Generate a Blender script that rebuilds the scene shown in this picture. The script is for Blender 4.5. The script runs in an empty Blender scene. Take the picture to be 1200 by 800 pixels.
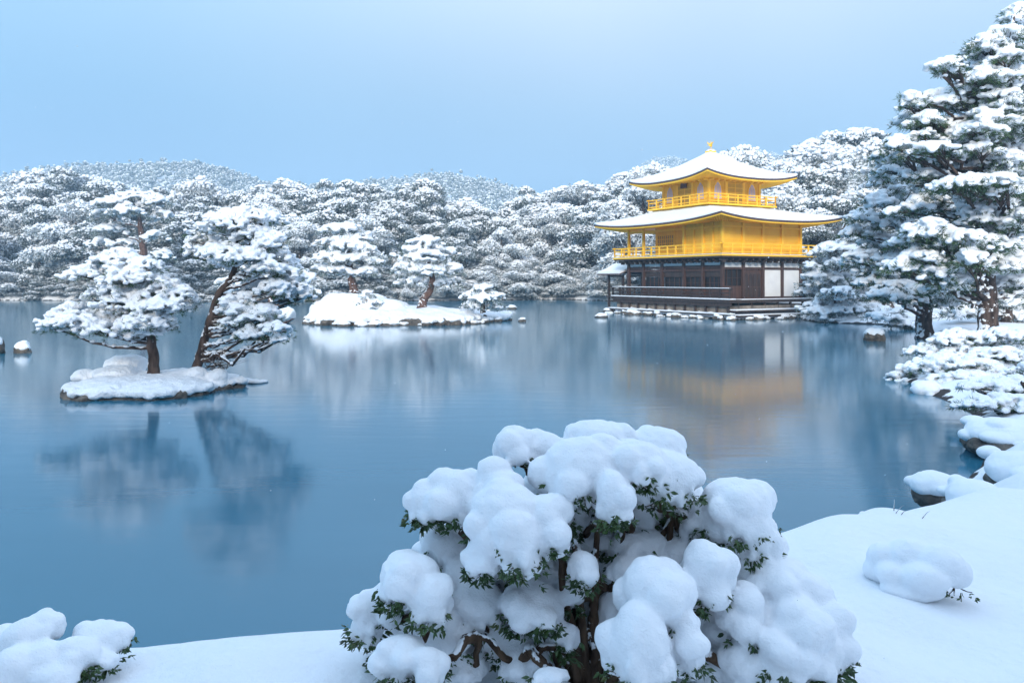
import bpy, math, random
import numpy as np
from mathutils import Vector

# ------------------------------------------------------------------ camera, sky, sun, exposure
SC = bpy.context.scene
C = SC.collection
FPX, HORIZ, EYE = 900.0, 327.0, 3.0
cam = bpy.data.cameras.new('camera'); camo = bpy.data.objects.new('camera', cam); C.objects.link(camo)
cam.lens = 27.0; cam.sensor_width = 36.0; cam.shift_y = -73.0/1200.0
cam.clip_start = 0.05; cam.clip_end = 20000
camo.location = (0, 0, EYE); camo.rotation_euler = (math.radians(90), 0, 0)
SC.camera = camo

SUN_EL, SUN_AZ = math.radians(21), math.radians(190)     # azimuth: clockwise from +Y, behind the camera
W = bpy.data.worlds.new('World'); SC.world = W; W.use_nodes = True
wn, wl = W.node_tree.nodes, W.node_tree.links
wn.clear()
wo = wn.new('ShaderNodeOutputWorld'); bg = wn.new('ShaderNodeBackground')
sky = wn.new('ShaderNodeTexSky'); sky.sky_type = 'NISHITA'; sky.sun_disc = False
sky.sun_elevation = SUN_EL; sky.sun_rotation = SUN_AZ; sky.dust_density = 3; sky.air_density = 1.2
tc = wn.new('ShaderNodeTexCoord'); sep = wn.new('ShaderNodeSeparateXYZ')
wl.new(tc.outputs['Generated'], sep.inputs[0])
ramp = wn.new('ShaderNodeValToRGB')
cr = ramp.color_ramp
SKYSTOPS = [(0.0, (.12, .25, .41)), (0.10, (.16, .32, .50)), (0.22, (.35, .53, .72)), (0.38, (.68, .82, .98)), (0.6, (.84, 1.02, 1.32)), (1.0, (1.1, 1.36, 1.72))]
cr.elements[0].position = 0; cr.elements[0].color = (*SKYSTOPS[0][1], 1)
cr.elements[1].position = 1; cr.elements[1].color = (*SKYSTOPS[-1][1], 1)
for p_, c_ in SKYSTOPS[1:-1]:
    e = cr.elements.new(p_); e.color = (*c_, 1)
nz = wn.new('ShaderNodeTexNoise'); nz.inputs['Scale'].default_value = 1.6; nz.inputs['Detail'].default_value = 2
wl.new(tc.outputs['Generated'], nz.inputs['Vector'])
ma = wn.new('ShaderNodeMath'); ma.operation = 'MULTIPLY_ADD'; ma.inputs[1].default_value = 0.16; ma.inputs[2].default_value = -0.08
wl.new(nz.outputs['Fac'], ma.inputs[0])
ad = wn.new('ShaderNodeMath'); ad.operation = 'ADD'; wl.new(sep.outputs['Z'], ad.inputs[0]); wl.new(ma.outputs[0], ad.inputs[1])
wl.new(ad.outputs[0], ramp.inputs['Fac'])
sm = wn.new('ShaderNodeVectorMath'); sm.operation = 'SCALE'; sm.inputs['Scale'].default_value = 0.08
wl.new(sky.outputs[0], sm.inputs[0])
mx = wn.new('ShaderNodeMix'); mx.data_type = 'RGBA'; mx.inputs['Factor'].default_value = 0.9
mr = wn.new('ShaderNodeMapRange'); mr.interpolation_type = 'SMOOTHSTEP'; mr.inputs['From Min'].default_value = -.65; mr.inputs['From Max'].default_value = .15
wl.new(sep.outputs['X'], mr.inputs['Value'])
tint = wn.new('ShaderNodeMix'); tint.data_type = 'RGBA'; tint.inputs[6].default_value = (.64, .88, 1.0, 1); tint.inputs[7].default_value = (1.05, 1.02, 1, 1); wl.new(mr.outputs[0], tint.inputs['Factor'])
mul = wn.new('ShaderNodeVectorMath'); mul.operation = 'MULTIPLY'; wl.new(ramp.outputs['Color'], mul.inputs[0]); wl.new(tint.outputs[2], mul.inputs[1])
wl.new(sm.outputs[0], mx.inputs[6]); wl.new(mul.outputs[0], mx.inputs[7])
wl.new(mx.outputs[2], bg.inputs['Color']); bg.inputs['Strength'].default_value = 1.0
wl.new(bg.outputs[0], wo.inputs['Surface'])

sl = bpy.data.lights.new('sun', 'SUN'); sl.energy = 4.5; sl.angle = math.radians(16); sl.color = (1.0, .93, .83)
so = bpy.data.objects.new('sun', sl); C.objects.link(so)
sd_ = Vector((math.sin(SUN_AZ)*math.cos(SUN_EL), math.cos(SUN_AZ)*math.cos(SUN_EL), math.sin(SUN_EL)))
so.rotation_euler = sd_.to_track_quat('Z', 'Y').to_euler()
so.location = sd_*100

SC.view_settings.view_transform = 'Standard'; SC.view_settings.look = 'None'
SC.view_settings.exposure = 0.22; SC.view_settings.gamma = 1; SC.view_settings.use_curve_mapping = False
SC.render.engine = 'CYCLES'
cy = SC.cycles
cy.use_denoising = True
cy.max_bounces = 7; cy.diffuse_bounces = 3; cy.glossy_bounces = 3; cy.transmission_bounces = 2; cy.volume_bounces = 1
cy.sample_clamp_indirect = 6; cy.caustics_reflective = False; cy.caustics_refractive = False
HAZE_DENSITY = 0.00085

# ------------------------------------------------------------------ helpers
def at(px, py, Y):
    return np.array([(px-600.0)/FPX*Y, Y, EYE+(HORIZ-py)/FPX*Y])

def _hash(ix, iy, iz, s):
    n = (ix*374761393 + iy*668265263 + iz*2147483647 + s*1274126177) & 0x7fffffff
    n = ((n ^ (n >> 13))*1274126177) & 0x7fffffff
    return ((n ^ (n >> 16)) & 0xffff)/32767.5-1.0
def vnoise(P, s=0):
    P = np.asarray(P, float); i = np.floor(P).astype(np.int64); f = P-i; f = f*f*(3-2*f)
    r = 0
    for a in (0, 1):
        for b in (0, 1):
            for c in (0, 1):
                w = (f[:, 0] if a else 1-f[:, 0])*(f[:, 1] if b else 1-f[:, 1])*(f[:, 2] if c else 1-f[:, 2])
                r = r + w*_hash(i[:, 0]+a, i[:, 1]+b, i[:, 2]+c, s)
    return r
def fbm(P, s=0, o=3):
    r = 0; a = 1; P = np.asarray(P, float)
    for k in range(o):
        r = r+a*vnoise(P*2**k, s+k*17); a *= .5
    return r

def mesh_np(name, V, tris=None, quads=None, smooth=True, mats=None):
    me = bpy.data.meshes.new(name)
    V = np.asarray(V, np.float32)
    nt = 0 if tris is None else len(tris); nq = 0 if quads is None else len(quads)
    idx = []
    if nt: idx.append(np.asarray(tris, np.int32).ravel())
    if nq: idx.append(np.asarray(quads, np.int32).ravel())
    idx = np.concatenate(idx)
    me.vertices.add(len(V)); me.vertices.foreach_set('co', V.ravel())
    me.loops.add(len(idx)); me.loops.foreach_set('vertex_index', idx)
    me.polygons.add(nt+nq)
    starts = np.concatenate([np.arange(nt)*3, nt*3+np.arange(nq)*4]).astype(np.int32)
    me.polygons.foreach_set('loop_start', starts)
    me.polygons.foreach_set('use_smooth', np.full(nt+nq, smooth, bool))
    if mats is not None:
        me.polygons.foreach_set('material_index', np.asarray(mats, np.int32))
    me.update(calc_edges=True); me.validate()
    return me

class MB:
    """collects verts, triangles and quads, then links them as ONE mesh object"""
    def __init__(s): s.V = []; s.T = []; s.Q = []; s.n = 0
    def add(s, V, T=None, Q=None):
        V = np.asarray(V, float).reshape(-1, 3)
        if T is not None and len(T): s.T.append(np.asarray(T)+s.n)
        if Q is not None and len(Q): s.Q.append(np.asarray(Q)+s.n)
        s.V.append(V); s.n += len(V)
    def box(s, lo, hi, M=None, bev=0.0):
        x0, y0, z0 = lo; x1, y1, z1 = hi
        V = np.array([[x0,y0,z0],[x1,y0,z0],[x1,y1,z0],[x0,y1,z0],[x0,y0,z1],[x1,y0,z1],[x1,y1,z1],[x0,y1,z1]], float)
        s.add(V, Q=[[0,3,2,1],[4,5,6,7],[0,1,5,4],[1,2,6,5],[2,3,7,6],[3,0,4,7]])
    def tube(s, P, R, k=8, cap=True):
        P = np.asarray(P, float); n = len(P); R = np.broadcast_to(R, (n,)) if np.ndim(R) else np.full(n, R)
        T = np.gradient(P, axis=0); T /= np.linalg.norm(T, axis=1)[:, None]+1e-9
        up = np.array([0, 0, 1.0]) if abs(T[0][2]) < .9 else np.array([0, 1.0, 0])
        V = []; a = np.arange(k)*2*np.pi/k
        u = np.cross(T[0], up); u /= np.linalg.norm(u)
        for i in range(n):
            u = u-T[i]*np.dot(u, T[i]); u /= np.linalg.norm(u)+1e-9
            w = np.cross(T[i], u)
            V.append(P[i]+R[i]*(np.cos(a)[:, None]*u+np.sin(a)[:, None]*w))
        V = np.concatenate(V); Q = []
        j = np.arange(k)
        for i in range(n-1):
            Q.append(np.stack([i*k+j, i*k+(j+1) % k, (i+1)*k+(j+1) % k, (i+1)*k+j], 1))
        T3 = []
        if cap:
            c = len(V); V = np.concatenate([V, P[:1], P[-1:]])
            for jj in range(k):
                T3.append([c, (jj+1) % k, jj]); T3.append([c+1, (n-1)*k+jj, (n-1)*k+(jj+1) % k])
        s.add(V, T=T3 if T3 else None, Q=np.concatenate(Q))
    def mesh(s, name, smooth=True):
        return mesh_np(name, np.concatenate(s.V), np.concatenate(s.T) if s.T else None, np.concatenate(s.Q) if s.Q else None, smooth)
    def build(s, name, mat, parent=None, smooth=True, loc=(0, 0, 0)):
        return link(name, s.mesh(name, smooth), mat, parent, loc)

def link(name, me, mat, parent=None, loc=(0, 0, 0)):
    if mat is not None and not len(me.materials):
        for m in (mat if isinstance(mat, (list, tuple)) else [mat]): me.materials.append(m)
    o = bpy.data.objects.new(name, me); C.objects.link(o); o.location = loc
    if parent: o.parent = parent
    return o
def tag(o, label=None, cat=None, group=None, kind=None):
    if label: o['label'] = label
    if cat: o['category'] = cat
    if group: o['group'] = group
    if kind: o['kind'] = kind
    return o
def thing(name, label, cat, loc=(0, 0, 0), rz=0, group=None):
    o = bpy.data.objects.new(name, None); C.objects.link(o)
    o.location = loc; o.rotation_euler = (0, 0, rz); o.empty_display_size = .2
    return tag(o, label, cat, group)
KIDS = {}
def copy_thing(root, loc, rz=0, scale=(1, 1, 1), label=None, group=None):
    if root.name not in KIDS: KIDS[root.name] = list(root.children_recursive)
    m = {root: root.copy()}; r = m[root]; C.objects.link(r)
    for ch in KIDS[root.name]:
        c = ch.copy(); C.objects.link(c); m[ch] = c; c.parent = m[ch.parent]
    r.location = loc; r.rotation_euler = (0, 0, rz); r.scale = scale
    if label: r['label'] = label
    if group: r['group'] = group
    return r

def ico(sub):
    import bmesh
    b = bmesh.new(); bmesh.ops.create_icosphere(b, subdivisions=sub, radius=1)
    V = np.array([v.co[:] for v in b.verts]); F = np.array([[v.index for v in f.verts] for f in b.faces]); b.free()
    return V, F
ICO = {k: ico(k) for k in (1, 2, 3)}
def ellipsoids(Cn, R, sub=2, rng=None, rough=0.0, rot=True):
    """many ellipsoids as one vertex / triangle array"""
    Cn = np.asarray(Cn, float); R = np.asarray(R, float); V0, F0 = ICO[sub]; n = len(Cn)
    V = np.broadcast_to(V0, (n, *V0.shape)).copy()
    if rough and rng is not None: V *= 1+rng.normal(0, rough, (n, len(V0), 1))
    if rot and rng is not None:
        a = rng.uniform(0, 2*np.pi, n); c, s = np.cos(a)[:, None], np.sin(a)[:, None]
    V = V*R[:, None, :]
    if rot and rng is not None:
        x = V[:, :, 0]*c-V[:, :, 1]*s; y = V[:, :, 0]*s+V[:, :, 1]*c
        V = np.stack([x, y, V[:, :, 2]], 2)
    V = V+Cn[:, None, :]
    F = F0[None]+(np.arange(n)*len(V0))[:, None, None]
    return V.reshape(-1, 3), F.reshape(-1, 3)

def remesh(name, V, F, voxel, smooth_it=4, noise_amp=0.0, noise_scale=5.0, seed=0, fine_amp=0.0, fine_scale=30., factor=.5):
    """fuse overlapping lumps into one skin, soften it, roughen it"""
    me = mesh_np(name+'_raw', V, tris=F)
    o = bpy.data.objects.new(name+'_raw', me); C.objects.link(o)
    m = o.modifiers.new('r', 'REMESH'); m.mode = 'VOXEL'; m.voxel_size = voxel; m.use_smooth_shade = True
    s = o.modifiers.new('s', 'SMOOTH'); s.factor = factor; s.iterations = smooth_it
    dg = bpy.context.evaluated_depsgraph_get(); dg.update()
    out = bpy.data.meshes.new_from_object(o.evaluated_get(dg)); out.name = name
    bpy.data.objects.remove(o); bpy.data.meshes.remove(me)
    if noise_amp or fine_amp:
        n = len(out.vertices); co = np.empty(n*3, np.float32); out.vertices.foreach_get('co', co); co = co.reshape(-1, 3).astype(float)
        nr = np.empty(n*3, np.float32); out.vertex_normals.foreach_get('vector', nr); nr = nr.reshape(-1, 3)
        d = noise_amp*fbm(co*noise_scale, seed, 3)+fine_amp*vnoise(co*fine_scale, seed+5)
        co = co+nr*d[:, None]
        out.vertices.foreach_set('co', co.astype(np.float32).ravel())
    out.polygons.foreach_set('use_smooth', np.ones(len(out.polygons), bool)); out.update()
    return out

# ------------------------------------------------------------------ materials
def mat(name, base=(.5, .5, .5), rough=.6, metal=0, spec=None):
    m = bpy.data.materials.new(name); m.use_nodes = True
    b = m.node_tree.nodes['Principled BSDF']
    b.inputs['Base Color'].default_value = (*base, 1); b.inputs['Roughness'].default_value = rough; b.inputs['Metallic'].default_value = metal
    if spec is not None: b.inputs['Specular IOR Level'].default_value = spec
    return m, m.node_tree.nodes, m.node_tree.links, b
def noise_node(n, l, scale, detail=4, coord='Object', stretch=None):
    t = n.new('ShaderNodeTexCoord'); z = n.new('ShaderNodeTexNoise'); z.inputs['Scale'].default_value = scale; z.inputs['Detail'].default_value = detail
    if stretch:
        mp = n.new('ShaderNodeMapping'); mp.inputs['Scale'].default_value = stretch
        l.new(t.outputs[coord], mp.inputs[0]); l.new(mp.outputs[0], z.inputs['Vector'])
    else: l.new(t.outputs[coord], z.inputs['Vector'])
    return z
def ramp_node(n, l, src, stops):
    r = n.new('ShaderNodeValToRGB'); e = r.color_ramp.elements
    e[0].position, e[0].color = stops[0][0], (*stops[0][1], 1); e[1].position, e[1].color = stops[-1][0], (*stops[-1][1], 1)
    for p, c in stops[1:-1]:
        x = e.new(p); x.color = (*c, 1)
    l.new(src, r.inputs['Fac']); return r
def bump(n, l, b, srcs, dist, strength=1.0):
    prev = None
    for s, d in zip(srcs, dist):
        q = n.new('ShaderNodeBump'); q.inputs['Distance'].default_value = d; q.inputs['Strength'].default_value = strength
        l.new(s, q.inputs['Height'])
        if prev: l.new(prev.outputs[0], q.inputs['Normal'])
        prev = q
    l.new(prev.outputs[0], b.inputs['Normal'])
def noisy(name, stops, scale, rough=.7, metal=0, bumpd=0.0, stretch=None, detail=5, bscale=None, spec=None):
    m, n, l, b = mat(name, rough=rough, metal=metal, spec=spec)
    z = noise_node(n, l, scale, detail, stretch=stretch)
    r = ramp_node(n, l, z.outputs['Fac'], stops); l.new(r.outputs[0], b.inputs['Base Color'])
    if bumpd:
        z2 = noise_node(n, l, bscale or scale*2, 6, stretch=stretch); bump(n, l, b, [z2.outputs['Fac']], [bumpd])
    return m
SNOWC = (.86, .89, .93)
def snow_mat(name, s1, d1, s2, d2):
    m, n, l, b = mat(name, SNOWC, .75, spec=.25)
    a = noise_node(n, l, s1, 5); c = noise_node(n, l, s2, 3)
    bump(n, l, b, [a.outputs['Fac'], c.outputs['Fac']], [d1, d2])
    return m
M = {}
M['snow_near'] = snow_mat('fresh_snow_near', 20, .008, 130, .0035)
M['snow_tree'] = snow_mat('snow_on_branches', 5, .08, 22, .03)
M['snow_far'] = snow_mat('snow_on_forest', 2, .1, 7, .08)
M['snow_roof'] = snow_mat('roof_snow', 1.5, .05, 12, .01)
def needle_mat(name, dark, light, frost, scale, cover):
    m, n, l, b = mat(name, rough=.6, spec=.2)
    oi = n.new('ShaderNodeObjectInfo')
    z = noise_node(n, l, scale, 3); r = ramp_node(n, l, z.outputs['Fac'], [(.3, dark), (.7, light)])
    z2 = noise_node(n, l, scale*4.3, 2); r2 = ramp_node(n, l, z2.outputs['Fac'], [(cover-.03, (0, 0, 0)), (cover+.03, (1, 1, 1))])
    mixn = n.new('ShaderNodeMix'); mixn.data_type = 'RGBA'
    l.new(r2.outputs[0], mixn.inputs['Factor']); l.new(r.outputs[0], mixn.inputs[6]); mixn.inputs[7].default_value = (*frost, 1)
    l.new(mixn.outputs[2], b.inputs['Base Color'])
    return m
M['needle_near'] = needle_mat('pine_needles', (.025, .06, .03), (.07, .13, .05), (.6, .65, .68), 2.5, .66)
M['needle_mid'] = needle_mat('frosted_pine_needles', (.025, .055, .04), (.06, .10, .06), (.62, .68, .72), 2.2, .55)
M['needle_far'] = needle_mat('frosted_forest_foliage', (.02, .045, .045), (.05, .08, .06), (.6, .66, .7), 1.6, .53)
M['needle_frost'] = needle_mat('rime_covered_twigs', (.05, .07, .06), (.12, .13, .11), (.7, .75, .78), 1.3, .45)
M['leaf'] = noisy('azalea_leaf', [(.3, (.022, .05, .015)), (.6, (.045, .095, .022)), (.8, (.12, .08, .03))], 14, .45)
def bark_mat(name, c0, c1, snowcover=.62, scale=6):
    m, n, l, b = mat(name, rough=.9, spec=.15)
    z = noise_node(n, l, scale, 6, stretch=(1, 1, .35)); r = ramp_node(n, l, z.outputs['Fac'], [(.35, c0), (.65, c1)])
    z2 = noise_node(n, l, scale*.8, 6)
    g = n.new('ShaderNodeNewGeometry'); sp = n.new('ShaderNodeSeparateXYZ'); l.new(g.outputs['Normal'], sp.inputs[0])
    mad = n.new('ShaderNodeMath'); mad.operation = 'MULTIPLY_ADD'; mad.inputs[1].default_value = .28; l.new(sp.outputs['Z'], mad.inputs[0]); l.new(z2.outputs['Fac'], mad.inputs[2])
    mad2 = n.new('ShaderNodeMath'); mad2.operation = 'MULTIPLY_ADD'; mad2.inputs[1].default_value = -.07; l.new(sp.outputs['X'], mad2.inputs[0]); l.new(mad.outputs[0], mad2.inputs[2])
    r2 = ramp_node(n, l, mad2.outputs[0], [(snowcover-.02, (0, 0, 0)), (snowcover+.02, (1, 1, 1))])
    mixn = n.new('ShaderNodeMix'); mixn.data_type = 'RGBA'; l.new(r2.outputs[0], mixn.inputs['Factor']); l.new(r.outputs[0], mixn.inputs[6]); mixn.inputs[7].default_value = (*SNOWC, 1)
    l.new(mixn.outputs[2], b.inputs['Base Color'])
    bump(n, l, b, [z.outputs['Fac']], [.03])
    return m
M['bark'] = bark_mat('pine_bark', (.03, .022, .02), (.12, .085, .07), .65)
M['bark_red'] = bark_mat('red_pine_bark', (.07, .04, .033), (.17, .105, .085), .66)
M['twig'] = bark_mat('shrub_bark', (.035, .022, .016), (.11, .07, .045), .66, 22)
M['gold'] = noisy('gold_leaf', [(.3, (1.0, .53, .028)), (.7, (1.0, .63, .055))], 1.3, .42, .0, .004, bscale=9, spec=.3)
M['gold_panel'] = noisy('gold_leaf_panel', [(.3, (.95, .51, .032)), (.7, (1.0, .61, .055))], 1.0, .5, .0, .004, bscale=30, spec=.25)
gm = M['gold_panel']; gn, gl_ = gm.node_tree.nodes, gm.node_tree.links; gb_ = gn['Principled BSDF']; cur = gb_.inputs['Base Color'].links[0].from_socket
gt = gn.new('ShaderNodeTexCoord'); gmap = gn.new('ShaderNodeMapping'); gmap.inputs['Rotation'].default_value = (math.radians(90), 0, 0); gl_.new(gt.outputs['Object'], gmap.inputs[0])
gk = gn.new('ShaderNodeTexBrick'); gk.inputs['Scale'].default_value = 1.0; gk.inputs['Brick Width'].default_value = .5; gk.inputs['Row Height'].default_value = .5; gk.inputs['Mortar Size'].default_value = .012; gk.offset = 0
gk.inputs['Color1'].default_value = (1, 1, 1, 1); gk.inputs['Color2'].default_value = (.92, .90, .85, 1); gk.inputs['Mortar'].default_value = (.82, .76, .6, 1); gl_.new(gmap.outputs[0], gk.inputs['Vector'])
gmu = gn.new('ShaderNodeVectorMath'); gmu.operation = 'MULTIPLY'; gl_.new(cur, gmu.inputs[0]); gl_.new(gk.outputs['Color'], gmu.inputs[1]); gl_.new(gmu.outputs[0], gb_.inputs['Base Color'])
M['gold_dark'] = noisy('gold_lattice', [(.3, (.42, .25, .04)), (.7, (.55, .34, .06))], 3, .5, .35)
M['wood'] = noisy('dark_wood', [(.3, (.025, .016, .014)), (.7, (.06, .038, .03))], 4, .55, bumpd=.006, stretch=(1, 1, .2))
M['wood_red'] = noisy('brown_wood', [(.3, (.045, .024, .019)), (.7, (.10, .05, .036))], 4, .55, bumpd=.006, stretch=(1, 1, .2))
M['shingle'] = noisy('bark_shingle', [(.3, (.05, .03, .03)), (.7, (.10, .065, .06))], 5, .8, bumpd=.01)
M['plaster'] = noisy('white_plaster', [(.3, (.74, .74, .74)), (.7, (.82, .82, .81))], 1.2, .8)
M['dark'] = mat('dark_interior', (.012, .011, .012), .5)[0]
M['glass'] = mat('lavender_window_paper', (.50, .47, .62), .35)[0]
M['rock'] = noisy('wet_rock', [(.3, (.03, .028, .028)), (.55, (.10, .085, .07)), (.75, (.22, .19, .16))], 3.5, .75, bumpd=.05, detail=8)
M['stone'] = noisy('foundation_stone', [(.3, (.14, .11, .09)), (.7, (.34, .29, .24))], 2.2, .8, bumpd=.04, detail=8)

# ground: snow above, wet earth just over the waterline
m, n, l, b = mat('snowy_ground', rough=.75, spec=.25)
geo = n.new('ShaderNodeNewGeometry'); sp = n.new('ShaderNodeSeparateXYZ'); l.new(geo.outputs['Position'], sp.inputs[0])
zz = noise_node(n, l, 2.2, 6)
q = n.new('ShaderNodeMath'); q.operation = 'MULTIPLY_ADD'; q.inputs[1].default_value = -.5; l.new(zz.outputs['Fac'], q.inputs[0]); l.new(sp.outputs['Z'], q.inputs[2])
rr = ramp_node(n, l, q.outputs[0], [(0.0, (.035, .03, .028)), (.03, SNOWC)])
ss = n.new('ShaderNodeMath'); ss.operation = 'ADD'; ss.inputs[1].default_value = .19
l.new(q.outputs[0], ss.inputs[0]); l.new(ss.outputs[0], rr.inputs['Fac'])
l.new(rr.outputs[0], b.inputs['Base Color'])
n1 = noise_node(n, l, 1.4, 4); n2 = noise_node(n, l, 11, 4); n3 = noise_node(n, l, 160, 3)
bump(n, l, b, [n1.outputs['Fac'], n2.outputs['Fac'], n3.outputs['Fac']], [.06, .02, .004])
M['ground'] = m

# water: still pond softened by drifting ripples
m, n, l, b = mat('pond_water', (.035, .135, .22), .11)
b.inputs['IOR'].default_value = 1.6; b.inputs['Specular IOR Level'].default_value = .5
za = noise_node(n, l, 1.0, 2, stretch=(.5, 2.6, 1)); zb = noise_node(n, l, 1.0, 3, stretch=(4, 20, 1))
bump(n, l, b, [za.outputs['Fac'], zb.outputs['Fac']], [.003, .0005])
zc = noise_node(n, l, .08, 3, stretch=(1, 2.5, 1)); rc = ramp_node(n, l, zc.outputs['Fac'], [(.35, (.022, .14, .22)), (.65, (.034, .17, .26))])
l.new(rc.outputs[0], b.inputs['Base Color'])
M['water'] = m

# ------------------------------------------------------------------ pond outline, ground, hills, water
PU = np.array([-.476, .88]); PV = np.array([.88, .476]); P0 = np.array([16.08, 58.7])
def WP(u, v, z=0.0):
    p = P0+PU*u+PV*v; return np.array([p[0], p[1], z])
def w2(u, v): return tuple(WP(u, v)[:2])
POND = np.array([(-110, -6), (-30, 1.4), (-8, 3.1), (-3, 3.9), (-1, 4.25), (.5, 5.0), (1.7, 6.1), (2.6, 6.9), (3.7, 7.7), (5.0, 8.9), (6.1, 10.2),
    (7.3, 12.0), (8.9, 14.4), (10.3, 17.2), (11.0, 20), (11.6, 22.5), (13.5, 25), (17.5, 30), (18.2, 34), (20.5, 38), (22.6, 41), (24, 46), (24.6, 50.5),
    (21.2, 53), (21.5, 57), w2(-1.7, 8.8), w2(-2.3, -1.3), w2(5, -1.25), w2(13.0, -1.3), w2(13.0, 9), (14, 86), (17, 100), (8, 113), (-5, 109), (-20, 104), (-45, 100),
    (-60, 107), (-80, 109), (-105, 98), (-125, 50)], float)
def poly_sd(P, poly):
    """distance to the outline, positive on land"""
    d = np.full(len(P), 1e9); inside = np.zeros(len(P), bool)
    for i in range(len(poly)):
        a, b_ = poly[i], poly[(i+1) % len(poly)]; e = b_-a; w = P-a
        t = np.clip((w@e)/(e@e), 0, 1); d = np.minimum(d, np.hypot(*(w-t[:, None]*e).T))
        c = (a[1] > P[:, 1]) != (b_[1] > P[:, 1])
        with np.errstate(divide='ignore', invalid='ignore'):
            xi = (b_[0]-a[0])*(P[:, 1]-a[1])/(b_[1]-a[1])+a[0]
        inside ^= c & (P[:, 0] < xi)
    return np.where(inside, -d, d)
def sstep(a, b_, x):
    t = np.clip((x-a)/(b_-a), 0, 1); return t*t*(3-2*t)
RX = np.array([-900, -520, -420, -350, -300, -260, -215, -160, -100, -60, -20, 20, 50, 90, 200, 400, 900], float)
RY = np.array([222, 216, 208, 199, 188, 186, 195, 206, 205, 203, 211, 227, 217, 224, 235, 215, 210], float)+20
def hills(x, y):
    rz = (HORIZ-np.interp(x, RX, RY))/FPX*600+EYE-2
    h = rz*sstep(230, 600, y)*(1-.35*sstep(620, 900, y))
    m1 = (122+EYE)*np.exp(-((x-177)/80)**2*1.3-((y-1000)/150)**2)+(157+EYE)*np.exp(-((x-320)/117)**2*1.3-((y-1000)/150)**2)
    return np.maximum(h*(y < 1e5), m1)
def ground_h(x, y):
    P = np.stack([x, y], 1); d = poly_sd(P, POND)+.12*vnoise(np.stack([x*1.3, y*1.3, x*0], 1), 3)
    r = np.hypot(x, y)
    L = np.interp(r, [0, 5, 6.5, 8, 12, 18, 30, 60, 200], [1.5, 1.43, 1.2, .98, .68, .32, .38, .7, 1.4])
    h = L*sstep(-.15, 1.0, d)**.75-1.2*sstep(.1, -1.5, d)
    q = np.stack([x, y, 0*x], 1)
    land = sstep(.2, 2.0, d)
    h = h+land*(.07*vnoise(q*1.1, 7)+.04*vnoise(q*2.7, 8)*(r < 60))
    h = h+hills(x, y)*sstep(20, 100, d)+6*vnoise(q/45., 5)*sstep(200, 500, r)
    for gx, gy, s_, a_ in MOUNDS:
        h = h+a_*np.exp(-(((x-gx)**2+(y-gy)**2)/s_**2))
    return h
MOUNDS = [(2.75, 5.6, .28, .07), (1.9, 4.4, .35, .06), (2.9, 4.6, .4, .08), (4.3, 6.9, .45, .10), (-1.0, 3.0, .4, .04), (2.3, 4.9, .5, .10), (3.9, 5.0, .6, .12), (5.2, 6.5, .7, .15)]
rs = np.concatenate([[0.0], np.geomspace(.5, 1300, 540)])
th = np.concatenate([np.linspace(-180, -52, 60, endpoint=False), np.linspace(-52, 52, 620), np.linspace(52, 180, 60)[1:-1]])*math.pi/180
RR, TT = np.meshgrid(rs[1:], th, indexing='ij')
gx, gy = (RR*np.sin(TT)).ravel(), (RR*np.cos(TT)).ravel()
gz = ground_h(gx, gy)
nr_, na = RR.shape
i_, j_ = np.meshgrid(np.arange(nr_-1), np.arange(na), indexing='ij')
j2 = (j_+1) % na
Q = np.stack([i_*na+j_, i_*na+j2, (i_+1)*na+j2, (i_+1)*na+j_], -1).reshape(-1, 4)
Vg = np.stack([gx, gy, gz], 1); c0 = len(Vg); Vg = np.concatenate([Vg, [[0, 0, ground_h(np.array([0.]), np.array([0.]))[0]]]])
T0 = np.array([[c0, (j+1) % na, j] for j in range(na)])
g = link('ground', mesh_np('ground', Vg, T0, Q), M['ground']); tag(g, 'snow covered banks and hills around the pond', kind='structure')
def GH(x, y): return float(ground_h(np.array([float(x)]), np.array([float(y)]))[0])
wb = MB(); wb.add([[-140, -12, 0], [60, -12, 0], [60, 130, 0], [-140, 130, 0]], Q=[[0, 1, 2, 3]])
wt = wb.build('water', M['water'], smooth=False); tag(wt, 'still blue pond water', kind='structure')

# ------------------------------------------------------------------ foliage builders
def tufts(P, D, length, width, rng, blades=5, spread=.8):
    """needle tufts: thin blades fanning out of points P along directions D"""
    n = len(P); P = np.repeat(P, blades, 0); D = np.repeat(D, blades, 0)
    D = D+rng.normal(0, spread, D.shape)*.6; D /= np.linalg.norm(D, axis=1)[:, None]+1e-9
    S = np.cross(D, rng.normal(0, 1, D.shape)); S /= np.linalg.norm(S, axis=1)[:, None]+1e-9
    Ln = length*rng.uniform(.6, 1.2, (len(P), 1))
    tip = P+D*Ln; mid = P+D*Ln*.45
    V = np.stack([P, mid+S*width/2, tip, mid-S*width/2], 1).reshape(-1, 3)
    return V, np.arange(len(V)).reshape(-1, 4)

def bez(a, c, b_, n=9):
    t = np.linspace(0, 1, n)[:, None]; return (1-t)**2*a+2*t*(1-t)*c+t*t*b_

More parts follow.
